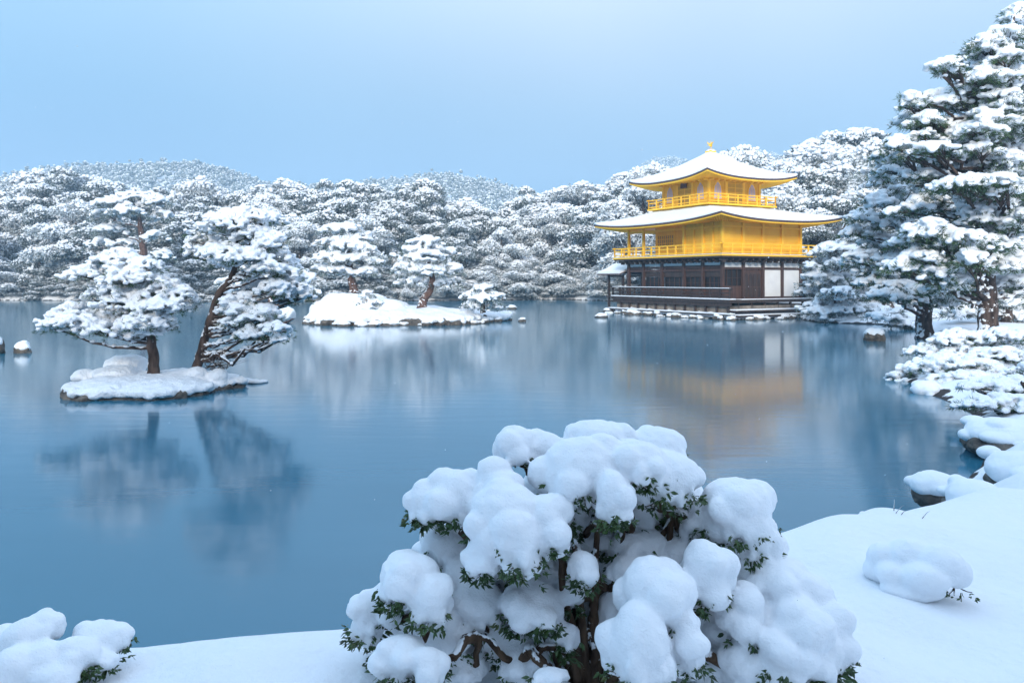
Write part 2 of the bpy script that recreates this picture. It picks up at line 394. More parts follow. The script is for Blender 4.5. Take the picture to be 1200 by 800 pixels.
def pine(name, label, cat, base, trunk, tr, pads, seed, lump=.14, voxel=.03, dens=1.0, nd=1.0, needle=(.13, .014), bark='bark', nmat='needle_near',
         smat='snow_tree', group=None, remeshed=True, branch_r=.3, sub=1, noise=(.02, 8), flat=.62, smooth_it=3, blades=5):
    """pads: list of (x, y, z, rx, ry, rz) in world metres; trunk: polyline; tr: radii"""
    rng = np.random.default_rng(seed)
    base = np.asarray(base, float); root = thing(name, label, cat, tuple(base), group=group)
    trunk = np.asarray(trunk, float)-base
    # smooth polyline
    t = np.linspace(0, len(trunk)-1, (len(trunk)-1)*6+1); tk = np.stack([np.interp(t, range(len(trunk)), trunk[:, k]) for k in range(3)], 1)
    for _ in range(4): tk[1:-1] = (tk[:-2]+2*tk[1:-1]+tk[2:])/4
    rad = np.interp(t, range(len(trunk)), tr); rad[0] *= 1.35; rad[1] *= 1.12
    tb = MB(); tk2 = tk+rng.normal(0, 1, tk.shape)*rad[:, None]*.07; tk2[0, 2] -= .15
    tb.tube(tk2, rad, 12); bb = MB()
    LC, LR = [], []; NP, ND_ = [], []
    for (x, y, z, rx, ry, rz) in pads:
        c = np.array([x, y, z])-base
        hd = np.hypot(tk[:, 0]-c[0], tk[:, 1]-c[1]); target = c[2]-.25*hd-rz*.3
        k = int(np.argmin(np.abs(tk[:, 2]-target)+.35*hd)); k = max(k, 2)
        a = tk[k]; ctrl = (a+c)/2+np.array([0, 0, -.10*np.linalg.norm(c-a)])+rng.normal(0, .08, 3)*np.linalg.norm(c-a)
        bp = bez(a, ctrl, c+np.array([0, 0, -rz*.35]), 9); bl = np.linalg.norm(c-a)
        bp[1:-1] += rng.normal(0, .025, (7, 3))*bl
        r0 = min(rad[k]*.6, branch_r*(.06+.05*bl)); bb.tube(bp, np.linspace(r0, r0*.35, 9), 7)
        m_ = int(3+bl*3)
        for q_ in np.linspace(.25, 1, m_):
            p = bp[int(q_*8)]; LC.append(p+[0, 0, r0*.7]); LR.append([lump*.7, lump*.7, lump*.4])
        ns = max(3, int(4*dens*(1+rx)))
        for _ in range(ns):
            an = rng.uniform(0, 2*np.pi); rr_ = rng.uniform(.55, .95); e = c+np.array([math.cos(an)*rx*rr_, math.sin(an)*ry*rr_, -rz*rng.uniform(0, .5)])
            bb.tube(bez(bp[-3], (bp[-1]+e)/2+rng.normal(0, .04, 3), e, 5), np.linspace(r0*.35, r0*.12, 5), 5)
        nl = int(dens*4.2*rx*ry/(lump*lump)*.55)+3
        an = rng.uniform(0, 2*np.pi, nl); rr_ = np.sqrt(rng.uniform(0, 1, nl)); wob = 1+.22*np.sin(an*3+seed+x*7)+.12*np.sin(an*5+z*5)
        X = np.cos(an)*rr_*rx*wob; Y_ = np.sin(an)*rr_*ry*wob; Z = rz*(1-rr_**2)*.75-rz*.35*rr_**3+rng.normal(0, .12, nl)*rz+rng.uniform(-.3, 0, nl)*rz
        sz = lump*rng.uniform(.55, 1.25, nl)*(1.15-.4*rr_)
        for i in range(nl):
            LC.append(c+[X[i], Y_[i], Z[i]]); LR.append([sz[i]*rng.uniform(.9, 1.4), sz[i], sz[i]*flat])
        nn = int(nd*60*rx*ry/(needle[0]/.13)**1.3*2.2)+14
        an = rng.uniform(0, 2*np.pi, nn); rr_ = np.sqrt(rng.uniform(.05, 1.15, nn)); wob = 1+.22*np.sin(an*3+seed+x*7)+.12*np.sin(an*5+z*5)
        dirs = np.stack([np.cos(an)*rr_, np.sin(an)*rr_, rng.uniform(-.75, .5, nn)], 1)
        pts = c+np.stack([np.cos(an)*rr_*rx*wob, np.sin(an)*rr_*ry*wob, rz*(1-rr_**2)*.35-rz*.35*rr_**3-rng.uniform(0, .85, nn)*rz], 1)
        NP.append(pts); ND_.append(dirs)
    tb.build('trunk', M[bark], root)
    bb.build('branches', M[bark], root)
    V, F = tufts(np.concatenate(NP), np.concatenate(ND_), needle[0], needle[1], rng, blades)
    link('crown', mesh_np('crown', V, quads=F, smooth=False), M[nmat], root)
    V, F = ellipsoids(LC, LR, 2 if remeshed else sub, rng, .08 if remeshed else .2)
    me = remesh('snow', V, F, voxel, smooth_it, noise[0], noise[1], seed) if remeshed else mesh_np('snow', V, tris=F)
    link('snow', me, M[smat], root)
    return root

def px_pads(lst, Y, dy=0.0, seed=0, depth=.85):
    """pads read off the picture, each at its own distance: (px, py, rx_px, ry_px[, depth offset m])"""
    rng = np.random.default_rng(seed); out = []
    for p in lst:
        off = p[4] if len(p) > 4 else rng.uniform(-dy, dy)
        c = at(p[0], p[1], Y+off); s = (Y+off)/FPX
        out.append((c[0], c[1], c[2], p[2]*s, p[2]*s*depth, p[3]*s))
    return out

def dens_pads(pads, n, seed, k=.8, sx=.75, sy=1.1, sz=.6):
    rng = np.random.default_rng(seed); out = list(pads)
    for (x, y, z, a, b_, c) in pads:
        for _ in range(n):
            q = k*rng.uniform(.75, 1.1); out.append((x+rng.uniform(-sx, sx)*a, y+rng.uniform(-sy, sy)*b_, z+rng.uniform(-sz, sz)*c*1.4, a*q, b_*q, c*q))
    return out
# ------------------------------------------------------------------ rocks
def rock_proto(name, seed, rx, ry, rz, snow_t=.5, label=None, cat='rock', loc=(0, 0, 0), vox=.04, group=None):
    rng = np.random.default_rng(seed); root = thing(name, label or 'snow capped rock', cat, loc, group=group)
    k = 5; Cn = np.stack([rng.uniform(-.4, .4, k)*rx, rng.uniform(-.4, .4, k)*ry, rng.uniform(0, .35, k)*rz], 1)
    R = np.stack([rng.uniform(.5, .8, k)*rx, rng.uniform(.5, .8, k)*ry, rng.uniform(.5, .9, k)*rz], 1)
    V, F = ellipsoids(Cn, R, 2, rng, .05); s = min(rx, ry, rz)
    link('stone', remesh('stone', V, F, vox, 2, .10*s, 2.2/s, seed, .02*s, 9/s), M['rock'], root)
    C2 = Cn.copy(); C2[:, 2] += rz*(.30+snow_t*.35); R2 = R*[.93, .93, .55]
    V, F = ellipsoids(C2, R2, 2, rng, .05); ex, fx = ellipsoids(C2+rng.normal(0, .25, C2.shape)*[rx, ry, .1*rz], R2*.45, 2, rng, .05)
    V2 = np.concatenate([V, ex]); F2 = np.concatenate([F, fx+len(V)])
    link('snow_cap', remesh('snow_cap', V2, F2, vox, 8, .04*s, 1.5/s, seed+1, .01*s, 12/s), M['snow_tree' if s > .15 else 'snow_near'], root)
    return root

# ------------------------------------------------------------------ islands
def island(name, label, cx, cy, rx, ry, top, seed, vox, blobs=()):
    rng = np.random.default_rng(seed); root = thing(name, label, 'island', (cx, cy, 0)); root['kind'] = 'structure'
    del root['category']
    s = (rx+ry)/2
    def solid(k, h0, h1, z0, amp, sd):
        na_, nr2 = 180, 26; A = np.arange(na_)*2*np.pi/na_
        w = 1+.10*np.sin(2*A+seed)+.08*np.sin(5*A)+.05*np.sin(9*A)+amp*vnoise(np.stack([np.cos(A)*9, np.sin(A)*9, 0*A+sd], 1), sd)
        Vt = []
        for q in range(nr2):
            t = 1-q/nr2; x_ = np.cos(A)*rx*w*k*t; y_ = np.sin(A)*ry*w*k*t
            z_ = h0+(h1-h0)*(1-t**3)+.16*top*fbm(np.stack([x_, y_, 0*x_+sd], 1)*2.2/s*1.6, sd)*(1-t**6)
            Vt.append(np.stack([x_, y_, z_], 1))
        Vb = Vt[0].copy(); Vb[:, 2] = z0; V = np.concatenate([Vb]+Vt+[[[0, 0, z0], [0, 0, Vt[-1][:, 2].mean()]]]); j = np.arange(na_); F = []
        for q in range(nr2):
            a_, b2, c_, d2 = q*na_+j, q*na_+(j+1) % na_, (q+1)*na_+(j+1) % na_, (q+1)*na_+j
            F += [np.stack([a_, b2, c_], 1), np.stack([a_, c_, d2], 1)]
        cb, ct = len(V)-2, len(V)-1; F += [np.stack([0*j+cb, (j+1) % na_, j], 1), np.stack([0*j+ct, nr2*na_+j, nr2*na_+(j+1) % na_], 1)]
        return V, np.concatenate(F)
    V, F = solid(.97, top*.12, top*.16, -.5, .07, seed)
    n = 46; A = np.arange(n)*2*np.pi/n; w = 1+.10*np.sin(2*A+seed)+.08*np.sin(5*A)+.05*np.sin(9*A)
    E, G = ellipsoids(np.stack([np.cos(A)*rx*w*.95, np.sin(A)*ry*w*.95, rng.uniform(-.2, .12, n)*top], 1), rng.uniform(.4, 1.1, (n, 1))*np.array([[s*.10, s*.10, top*.42]]), 2, rng, .08)
    link('earth_bank', remesh('earth_bank', np.concatenate([V, E]), np.concatenate([F, G+len(V)]), vox, 2, .08*top, 3/top, seed, .06*top, 9/top), M['rock'], root)
    V, F = solid(1.0, top*.52, top*1.0, top*.22, .07, seed+2)
    n = 70; A = rng.uniform(0, 2*np.pi, n); w = 1+.10*np.sin(2*A+seed)+.08*np.sin(5*A)+.05*np.sin(9*A)
    C2 = np.stack([np.cos(A)*rx*w*.96, np.sin(A)*ry*w*.96, rng.uniform(.22, .55, n)*top], 1); R2 = rng.uniform(.5, 1.1, (n, 1))*np.array([[s*.09, s*.09, top*.26]])
    if len(blobs):
        C2 = np.concatenate([C2, [[b_[0]-cx, b_[1]-cy, b_[2]] for b_ in blobs]]); R2 = np.concatenate([R2, [[b_[3], b_[4], b_[5]] for b_ in blobs]])
    E, G = ellipsoids(C2, R2, 2, rng, .06)
    link('snow', remesh('snow', np.concatenate([V, E]), np.concatenate([F, G+len(V)]), vox, 8, .05*top, 2.2/top, seed+3, .02*top, 14/top), M['snow_tree'], root)
    return root
def blob(px, py, rxp, ryp, Y, d=1.0):
    c = at(px, py, Y); s = Y/FPX; return (c[0], c[1], c[2], rxp*s, rxp*s*d, ryp*s)
I1C = (-9.72, 21.0)
island('island', 'small snow covered island carrying two pines', *I1C, 2.25, 1.95, .42, 5, .035,
       [blob(147, 428, 24, 13, 22.0), blob(100, 441, 17, 9, 21.2), blob(135, 437, 26, 9, 21.2), blob(256, 441, 12, 10, 21.0), blob(230, 437, 14, 8, 21)])
I2C = (-7.4, 54.5)
island('island', 'long snow covered islet with rocky edge in the middle of the pond', *I2C, 6.6, 5.0, 1.0, 6, .10,
       [blob(402, 358, 30, 16, 53.5), blob(380, 364, 20, 13, 52.5), blob(430, 356, 26, 13, 55), blob(455, 360, 24, 10, 54), blob(330, 368, 18, 11, 52), blob(540, 370, 20, 9, 53)])
thin = MB()
V, F = ellipsoids([at(285, 446, 22.3)*[1, 1, 0]+[0, 0, .05], at(298, 447, 22.2)*[1, 1, 0]+[0, 0, .04], at(308, 447, 22.3)*[1, 1, 0]+[0, 0, .03]], [[.25, .3, .08], [.3, .22, .07], [.15, .2, .05]], 2, np.random.default_rng(2), .1)
thin.add(V, T=F); o = thin.build('snow_ledge', M['snow_tree']); tag(o, 'thin ledge of snow lying on the water at the tip of the small island', 'snow ledge')

# ------------------------------------------------------------------ the two island pines
b1 = at(180, 432, 21.0); b1[2] = .28
pine('pine_tree', 'left, low spreading one of the two snow laden pines on the small near island', 'pine tree', b1,
     [b1, at(180, 412, 21), at(176, 397, 20.9), at(178, 375, 21), at(184, 350, 21.1), at(178, 330, 21.1), at(165, 312, 21.1)], [.16, .135, .12, .09, .075, .06, .035],
     dens_pads(px_pads([(88, 374, 40, 12, -.5), (62, 382, 16, 8, -.7), (118, 382, 26, 10, -.6), (100, 320, 24, 10, 0), (128, 306, 26, 10, .3), (160, 308, 32, 12, 0), (150, 326, 36, 12, -.4),
              (187, 334, 30, 13, .2), (212, 346, 22, 12, 0), (125, 340, 24, 11, -.5), (150, 352, 40, 13, -.2), (188, 358, 30, 11, -.3), (130, 366, 30, 10, .2), (170, 374, 30, 11, -.7),
              (160, 388, 26, 9, -.2), (192, 378, 14, 9, .4), (84, 362, 22, 9, .3), (222, 356, 12, 6, .2), (140, 340, 30, 12, .9), (178, 345, 30, 12, 1.0)], 21.0, seed=1), 1, 7), 11, lump=.115, voxel=.024, noise=(.012, 14), dens=1.25)
b2 = at(228, 434, 21.4); b2[2] = .3
pine('pine_tree', 'tall pine with leaning forked trunk, right one on the small near island', 'pine tree', b2,
     [b2, at(238, 404, 21.4), at(247, 372, 21.3), at(256, 342, 21.2), at(270, 328, 21.2), at(276, 312, 21.2), at(273, 292, 21.2), at(282, 272, 21.2), at(288, 250, 21.2)], [.14, .12, .105, .095, .085, .07, .06, .05, .03],
     dens_pads(px_pads([(250, 268, 26, 11, .2), (286, 252, 36, 11, 0), (314, 256, 22, 12, .2), (268, 262, 26, 10, -.6), (300, 275, 30, 11, -.3), (262, 292, 24, 10, -.5), (290, 300, 28, 12, -.8), (262, 306, 18, 8, .3),
              (318, 284, 20, 13, -.3), (328, 300, 18, 13, 0), (335, 318, 18, 14, -.2), (345, 334, 18, 13, 0), (356, 345, 13, 11, .2), (310, 315, 22, 12, -.6), (322, 336, 20, 12, -.5), (240, 280, 16, 9, .5),
              (300, 332, 18, 10, .5), (335, 350, 16, 8, .4), (298, 292, 24, 10, .9), (230, 296, 14, 8, .3)], 21.2, seed=2), 1, 8)
     + dens_pads(px_pads([(282, 362, 20, 7, -.6), (300, 372, 22, 9, -.7), (316, 385, 18, 9, -.8), (296, 392, 18, 8, -.7), (268, 356, 12, 6, -.4), (326, 396, 10, 5, -.9), (290, 350, 18, 8, -.3), (275, 376, 14, 6, -.6), (310, 362, 16, 7, -.5)], 21.2, seed=3), 2, 4), 12, lump=.11, voxel=.024, noise=(.012, 14), dens=1.2, nd=1.3)
# bare twigs at the island tip
tw = thing('bare_bush', 'bare dark twigs at the right end of the small island', 'bush', tuple(at(255, 432, 21)*[1, 1, 0]+[0, 0, .3]))
mb = MB(); rng = np.random.default_rng(8); o0 = np.array(tw.location)
for k in range(26):
    a = at(rng.uniform(240, 266), rng.uniform(428, 434), 21)-o0; e = at(rng.uniform(240, 295), rng.uniform(404, 426), 21+rng.uniform(-.5, .5))-o0
    mb.tube(bez(a, (a+e)/2+rng.normal(0, .1, 3), e, 6), np.linspace(.012, .004, 6), 5)
mb.build('twigs', M['twig'], tw)

# ------------------------------------------------------------------ pines of the middle islet
def simple_pine(label, bx, by, Y, tpts, tr, pads, seed, z0=None, **kw):
    b_ = at(bx, by, Y)
    if z0 is not None: b_[2] = z0
    a = dict(lump=.26, voxel=.07, noise=(.03, 5), needle=(.26, .035), nmat='needle_mid', bark='bark_red', dens=1.0, nd=1.4, branch_r=.45); a.update(kw)
    return pine('pine_tree', label, 'pine tree', b_, [b_]+[at(x, y, Y) for x, y in tpts], tr, pads, seed, **a)
simple_pine('snowy pine with a short curved reddish trunk on the middle islet', 494, 360, 53, [(497, 350), (505, 338), (507, 326), (503, 310), (501, 292)], [.32, .28, .24, .2, .14, .08],
    px_pads([(500, 283, 22, 7), (482, 295, 20, 8), (520, 296, 18, 8), (500, 300, 26, 9, -.6), (475, 312, 17, 8), (528, 314, 16, 8), (500, 316, 28, 9, -.9), (485, 328, 20, 7), (520, 330, 18, 7), (508, 290, 16, 7, 1)], 53, .8, 4), 21)
simple_pine('snowy pine with wide flat tiers on the middle islet, left of the curved trunk', 415, 343, 57, [(413, 332), (411, 318), (408, 302), (410, 282)], [.34, .3, .26, .18, .09],
    px_pads([(405, 268, 26, 7), (425, 278, 16, 7), (388, 284, 16, 7), (408, 288, 26, 8, -.5), (432, 294, 14, 7), (385, 300, 16, 8), (412, 303, 26, 7, -.8), (440, 306, 13, 6), (378, 314, 14, 6), (396, 318, 20, 6), (430, 318, 16, 6)], 57, .9, 5), 22)
simple_pine('squat snowy pine bush at the right end of the middle islet', 566, 364, 52, [(566, 355), (565, 344)], [.15, .12, .07],
    px_pads([(566, 338, 14, 6), (553, 346, 12, 6), (580, 347, 11, 6), (566, 350, 18, 7, -.5), (552, 358, 12, 5), (578, 358, 12, 6)], 52, .5, 6), 23, lump=.2)
simple_pine('small round snowy bush low on the middle islet between the two pine trunks', 430, 366, 52.5, [(430, 360), (430, 350)], [.12, .1, .05],
    px_pads([(430, 344, 9, 5), (424, 351, 9, 5), (437, 353, 9, 5), (430, 360, 12, 5)], 52.5, .4, 7), 24, lump=.17)
simple_pine('leaning snowy pine at the left tip of the middle islet, behind the near island pine', 337, 375, 52, [(328, 366), (320, 356), (312, 344), (306, 330)], [.4, .36, .3, .2, .1],
    px_pads([(300, 335, 22, 8), (280, 345, 20, 8), (318, 328, 22, 8), (340, 336, 20, 8), (352, 322, 20, 8), (310, 350, 18, 6), (330, 312, 22, 9), (300, 312, 20, 8), (270, 330, 16, 7), (360, 340, 14, 7)], 53, 1.0, 8), 25)
simple_pine('flat topped snowy pine with a tall bare red trunk on the far left bank', 176, 345, 92, [(172, 320), (168, 295), (165, 270), (162, 245)], [.5, .46, .4, .32, .16],
    px_pads([(160, 230, 26, 7), (135, 238, 22, 8), (185, 236, 18, 7), (122, 252, 18, 8), (150, 248, 24, 8, -1), (190, 252, 14, 7), (130, 268, 20, 8), (118, 285, 16, 8), (145, 285, 16, 7), (185, 275, 14, 7), (130, 302, 20, 8), (190, 300, 16, 8)], 92, 1.5, 9), 26, z0=1.2, lump=.4, voxel=.13, needle=(.45, .07))

# ------------------------------------------------------------------ background forest
def forest_proto(seed, H, W_, shape, nm='needle_far'):
    rng = np.random.default_rng(seed); pads = []
    n = {'tier': 40, 'open': 26}.get(shape, 46)
    for k in range(n):
        if shape == 'round':
            t = rng.uniform(0.08, 1); z = H*(.22+.74*t); R_ = W_*.5*math.sqrt(max(.05, 1-((t-.35)/.68)**2))
        elif shape == 'open':      # tall bare trunk, loose crown
            t = rng.uniform(0, 1); z = H*(.40+.56*t); R_ = W_*.5*(1-.55*t)*rng.uniform(.5, 1.15)
        elif shape == 'tier':
            lv = k % 7; t = lv/6; z = H*(.30+.66*t)+rng.uniform(-.3, .3); R_ = W_*.5*(1-.62*t)
        else:
            t = rng.uniform(0.0, 1); z = H*(.12+.84*t); R_ = W_*.5*(1-.72*t)
        a = k*2.4+rng.uniform(-.5, .5); rr_ = R_*rng.uniform(.35, .92)
        s = rng.uniform(.9, 1.5)*W_/8*(1.1 if shape == 'tier' else 1)
        pads.append((math.cos(a)*rr_, math.sin(a)*rr_, z, s, s*rng.uniform(.8, 1), s*.45))
    pads.append((0, 0, H*.97, W_*.12, W_*.12, .5))
    tr = [[0, 0, 0], [rng.uniform(-.4, .4), rng.uniform(-.4, .4), H*.4], [rng.uniform(-.6, .6), rng.uniform(-.6, .6), H*.93]]
    return pine('forest_tree', 'proto', 'tree', (0, 0, 0), tr, [.28, .2, .05], pads, seed, lump=.185, remeshed=False, dens=.82, nd=3.4,
                needle=(.46, .09), nmat=nm, smat='snow_far', bark='bark', blades=4, group='snow laden trees of the forest beyond the pond', flat=.62)
PROT = [forest_proto(101, 12, 8.5, 'round'), forest_proto(102, 13, 8, 'open'), forest_proto(103, 13, 7.5, 'cone'), forest_proto(104, 11, 9, 'round'), forest_proto(105, 14, 6.5, 'open'), forest_proto(106, 10, 7.5, 'cone'), forest_proto(107, 11, 9.5, 'round', 'needle_frost'), forest_proto(108, 9, 8.5, 'round', 'needle_frost')]
PH = [12, 13, 13, 11, 14, 10, 11, 9]
FX = [-60, 0, 30, 60, 100, 130, 165, 200, 240, 260, 300, 330, 400, 440, 500, 560, 600, 640, 680, 720, 760, 850, 940, 985, 1020, 1060, 1120, 1260]
FY = [230, 230, 220, 207, 206, 213, 228, 219, 216, 228, 226, 222, 214, 214, 220, 236, 234, 224, 206, 210, 192, 185, 176, 160, 168, 158, 150, 140]
flabels = ['snow laden tree in the dense forest beyond the pond', 'snow laden tree low at the foot of the forest by the far shore']
rng = random.Random(5); used = set(); spots = []
rows = [(150, 0, 24, 0), (128, 10, 26, 0), (112, 34, 28, 0), (103, 62, 26, 0)]
for (Yr, drop, step, lab) in rows:
    x = -70+rng.uniform(0, step)
    while x < 1270:
        Y = Yr+rng.uniform(-5, 5)
        if x > 700: Y -= 22*min(1, (x-700)/150)
        top = np.interp(x, FX, FY)+drop*rng.uniform(.5, 1.35)+rng.choice([-9, -3, 0, 3, 8, 14])+rng.uniform(-3, 3)
        spots.append((x, Y, top, lab)); x += step*rng.uniform(.8, 1.2)
x = -60
while x < 740:      # low trees and bushes along the far shore
    spots.append((x, (112 if 560 < x else 109 if x < 120 else 105)+rng.uniform(0, 5), rng.uniform(300, 333), 1)); x += rng.uniform(9, 17)
k = 0
for (x, Y, top, lab) in spots:
    p = at(x, top, Y); d_ = poly_sd(np.array([[p[0], p[1]]]), POND)[0]
    if lab == 1 and p[0] < 30:
        for _ in range(60):
            d_ = poly_sd(np.array([[p[0], p[1]]]), POND)[0]
            if .5 < d_ < 1.3: break
            p = at(x, top, p[1]+(.8-d_)*.8)
    if d_ < .8:
        if lab == 1: pass
        else: continue
    uv = np.array([p[0], p[1]])-P0; u_, v_ = uv@PU, uv@PV
    if -3.5 < u_ < 19 and -4 < v_ < 14: continue
    zb = GH(p[0], p[1])-.2; h = p[2]-zb
    if h < 1.2: continue
    if lab == 1: h *= 1.35; zb = p[2]-h
    i = rng.choice([0, 1, 2, 3, 4, 5, 6, 7] if lab == 0 and x < 560 else [0, 1, 2, 3, 5, 6, 7, 6, 7, 7]); s = h/(PH[i]*.99); sw = s*rng.uniform(.62, 1.12) if h > 7 else s*1.35
    loc = (p[0], p[1], zb); rz_ = rng.uniform(0, 6.28)
    if i not in used:
        r = PROT[i]; r.location = loc; r.rotation_euler = (0, 0, rz_); r.scale = (sw, sw, s); used.add(i)
        KIDS.setdefault(r.name, list(r.children_recursive))
    else: r = copy_thing(PROT[i], loc, rz_, (sw, sw, s))
    r['label'] = flabels[lab]
    if lab == 1: r['group'] = 'low snowy trees along the far shore'
    else: r['group'] = 'snow laden trees of the forest beyond the pond'
    k += 1
for (x_, y_, s_) in [(-15, -11, 1.1), (-9.5, -12.5, 1.2), (-4.0, -10.5, 1.1), (1.5, -12.5, 1.2), (7.0, -10.5, 1.1), (12.5, -11.5, 1.15)]:  # unseen trees added behind the camera to keep the sun off the foreground
    q_ = copy_thing(PROT[rng.randrange(6)], (x_, y_, 1.2), rng.uniform(0, 6), (s_, s_, s_), 'added unseen tree behind the viewer, shading the foreground', 'added shade trees behind the viewer')
print('forest trees', k)

# far hillside woods: crowns beyond counting
def hill_wood(name, label, x0, x1, y0, y1, nt, seed, size):
    rng = np.random.default_rng(seed)
    X = rng.uniform(x0, x1, nt); Y = y0+(y1-y0)*rng.uniform(0, 1, nt); keep = np.abs(X/Y) < .75; X, Y = X[keep], Y[keep]
    Z = ground_h(X, Y); n = len(X); K = 5
    off = rng.normal(0, 1, (n, K, 3))*[.26, .26, .30]*size; off[:, :, 2] = np.abs(off[:, :, 2])*1.3+size*.4
    cen = np.stack([X, Y, Z], 1)[:, None, :]+off
    R = size*rng.uniform(.16, .30, (n, K, 1))*np.array([1, 1, .8]); V, F = ellipsoids(cen.reshape(-1, 3), R.reshape(-1, 3), 1, rng, .2)
    cs = cen+rng.normal(0, .10, cen.shape)*size+[0, 0, size*.13]
    Vs, Fs = ellipsoids(cs.reshape(-1, 3), (R*[.54, .54, .42]).reshape(-1, 3), 1, rng, .25)
    me = mesh_np(name, np.concatenate([V, Vs]), tris=np.concatenate([F, Fs+len(V)]), mats=np.concatenate([np.zeros(len(F)), np.ones(len(Fs))]))
    o = link(name, me, [M['needle_far'], M['snow_far']]); tag(o, label, 'wood', kind='stuff')
hill_wood('hillside_wood', 'snowy wood covering the low hills behind the forest', -430, 260, 290, 640, 10500, 51, 5.2)
hill_wood('mountain_wood', 'hazy wood on the distant mountain behind the pavilion', 60, 520, 850, 1020, 3600, 52, 6.5)

# ------------------------------------------------------------------ the golden pavilion
pav = thing('golden_pavilion', 'three storey golden pavilion with snow on its curved roofs at the pond edge', 'pavilion', (P0[0], P0[1], 0))
ROT = math.atan2(PU[1], PU[0])        # local x = u (along the pond front), local y = -v
pav.rotation_euler = (0, 0, ROT)
# local frame: x = u, y = -v
def L(u, v, z): return (u, -v, z)
def bx(mb, u0, u1, v0, v1, z0, z1): mb.box((min(u0, u1), min(-v0, -v1), z0), (max(u0, u1), max(-v0, -v1), z1))
def pbox(name, m, u0, u1, v0, v1, z0, z1, parent=None):
    mb = MB(); bx(mb, u0, u1, v0, v1, z0, z1); return mb.build(name, M[m], parent or pav, smooth=False)
UL, VL = 11.7, 8.5
pbox('stone_base', 'stone', -1.2, UL+.8, -.75, VL+1, -.6, .98)
# decks
dk = MB(); bx(dk, -2.0, 12.75, -1.15, 0, 1.24, 1.48); bx(dk, -1.3, -.0, .003, VL+.6, 1.20, 1.44); bx(dk, -1.9, 12.7, -1.05, -.9, .95, 1.237)
for u in np.arange(-1.6, 12.8, 1.2): bx(dk, u, u+.14, -.95, -.80, .25, .948)
for v in np.arange(.4, 9, 1.4): bx(dk, -1.2, -1.06, v, v+.14, .3, 1.198)
deck = dk.build('deck', M['wood'], pav, smooth=False)
sn = MB(); bx(sn, -2.04, 12.8, -1.2, -.62, 1.483, 1.56); bx(sn, -1.34, -1.0, .1, VL+.6, 1.443, 1.50); bx(sn, -2.6, 12.4, -1.75, -1.25, .42, .50)
sn.build('snow', M['snow_roof'], deck, smooth=False)
stp = MB(); bx(stp, -2.6, 12.4, -1.72, -1.27, .30, .417); bx(stp, -2.2, -1.35, -.8, 8.0, .55, .68); bx(stp, -2.5, -2.2, -.8, 7.6, .2, .33)
stp.build('landing_step', M['wood'], pav, smooth=False)
stp = MB(); bx(stp, -2.2, -1.35, -.8, 8.0, .683, .76); bx(stp, -2.53, -2.203, -.8, 7.6, .333, .41); stp.build('step_snow', M['snow_roof'], pav, smooth=False)
def railing(u0, v0, u1, v1, z, h, m, post=1.1, th=.06, snow=True, bars=(1.0, .5), parent=None, over=.25):
    mb = MB(); n = max(1, round(math.hypot(u1-u0, v1-v0)/post))
    du, dv = (u1-u0), (v1-v0); ln = math.hypot(du, dv); du, dv = du/ln, dv/ln
    for k in range(n+1):
        u, v = u0+(u1-u0)*k/n, v0+(v1-v0)*k/n; bx(mb, u-th*.7, u+th*.7, v-th*.7, v+th*.7, z, z+h*(.94 if 0 < k < n else 1.12))
    for q in bars:
        e = over if q == 1.0 else 0
        a, b_ = (u0-du*e, v0-dv*e), (u1+du*e, v1+dv*e); t2 = th*.55
        bx(mb, min(a[0], b_[0])-t2*abs(dv), max(a[0], b_[0])+t2*abs(dv), min(a[1], b_[1])-t2*abs(du), max(a[1], b_[1])+t2*abs(du), z+h*q-t2, z+h*q+t2)
    r = mb.build('railing', M[m], parent or pav, smooth=False)
    if snow:
        mb = MB(); t2 = th*.9; zt = z+h*1.0+th*.56
        bx(mb, min(u0, u1)-t2*abs(dv), max(u0, u1)+t2*abs(dv), min(v0, v1)-t2*abs(du), max(v0, v1)+t2*abs(du), zt+.002, zt+.05)
        mb.build('snow', M['snow_roof'], r, smooth=False)
    return r
railing(-1.9, -1.08, 12.65, -1.08, 1.48, .78, 'wood', 1.05, .09, bars=(1.0, .62, .3))
railing(12.65, -1.08, 12.65, 0, 1.48, .78, 'wood', 1.05, .09, bars=(1.0, .62, .3))
# ground floor columns and walls
UC = [0, 2.13, 4.35, 7.1, 9.6, 11.7]; VC = [0, 2.13, 4.25, 6.38, 8.5]
def column(u, v, z0, z1, r, m):
    mb = MB(); mb.box((u-r, -v-r, z0), (u+r, -v+r, z1)); return mb.build('column', M[m], pav, smooth=False)
for u in UC: column(u, 0, 1.485, 4.5, .12, 'wood_red')
for v in VC[1:]: column(0, v, 1.445, 4.5, .11, 'wood_red')
for u in UC[2:]: column(u, VL, .98, 4.5, .11, 'wood')
for v in (2.13, 4.25, 6.38): column(UL, v, .98, 4.5, .11, 'wood')
pbox('floor', 'wood', .1, UL+.1, .15, VL, 1.30, 1.47)
# recessed back walls of the open front hall
pbox('inner_wall', 'wood', .13, 9.45, 2.3, 2.45, 1.475, 4.4)
pbox('wainscot', 'wood_red', .125, 9.5, .10, .16, 1.485, 2.28)          # low boards between the front posts
for i in range(4):
    u0, u1 = UC[i]+.13, UC[i+1]-.13
    pbox('beam', 'wood_red', u0, u1, -.05, .05, 3.62, 3.80)
    pbox('hinged_shutter', 'wood', u0, u1, .06, .12, 3.16, 3.61)
    mb = MB(); bx(mb, u0+.02, u1-.02, .20, .24, 2.3, 3.15); pane = mb.build('window', M['dark'], pav, smooth=False)
    mb = MB(); nlat = 4
    for k in range(1, nlat): uu = u0+(u1-u0)*k/nlat; bx(mb, uu-.025, uu+.025, .155, .195, 2.3, 3.15)
    bx(mb, u0, u1, .15, .19, 2.69, 2.73); mb.build('lattice', M['wood_red'], pane, smooth=False)
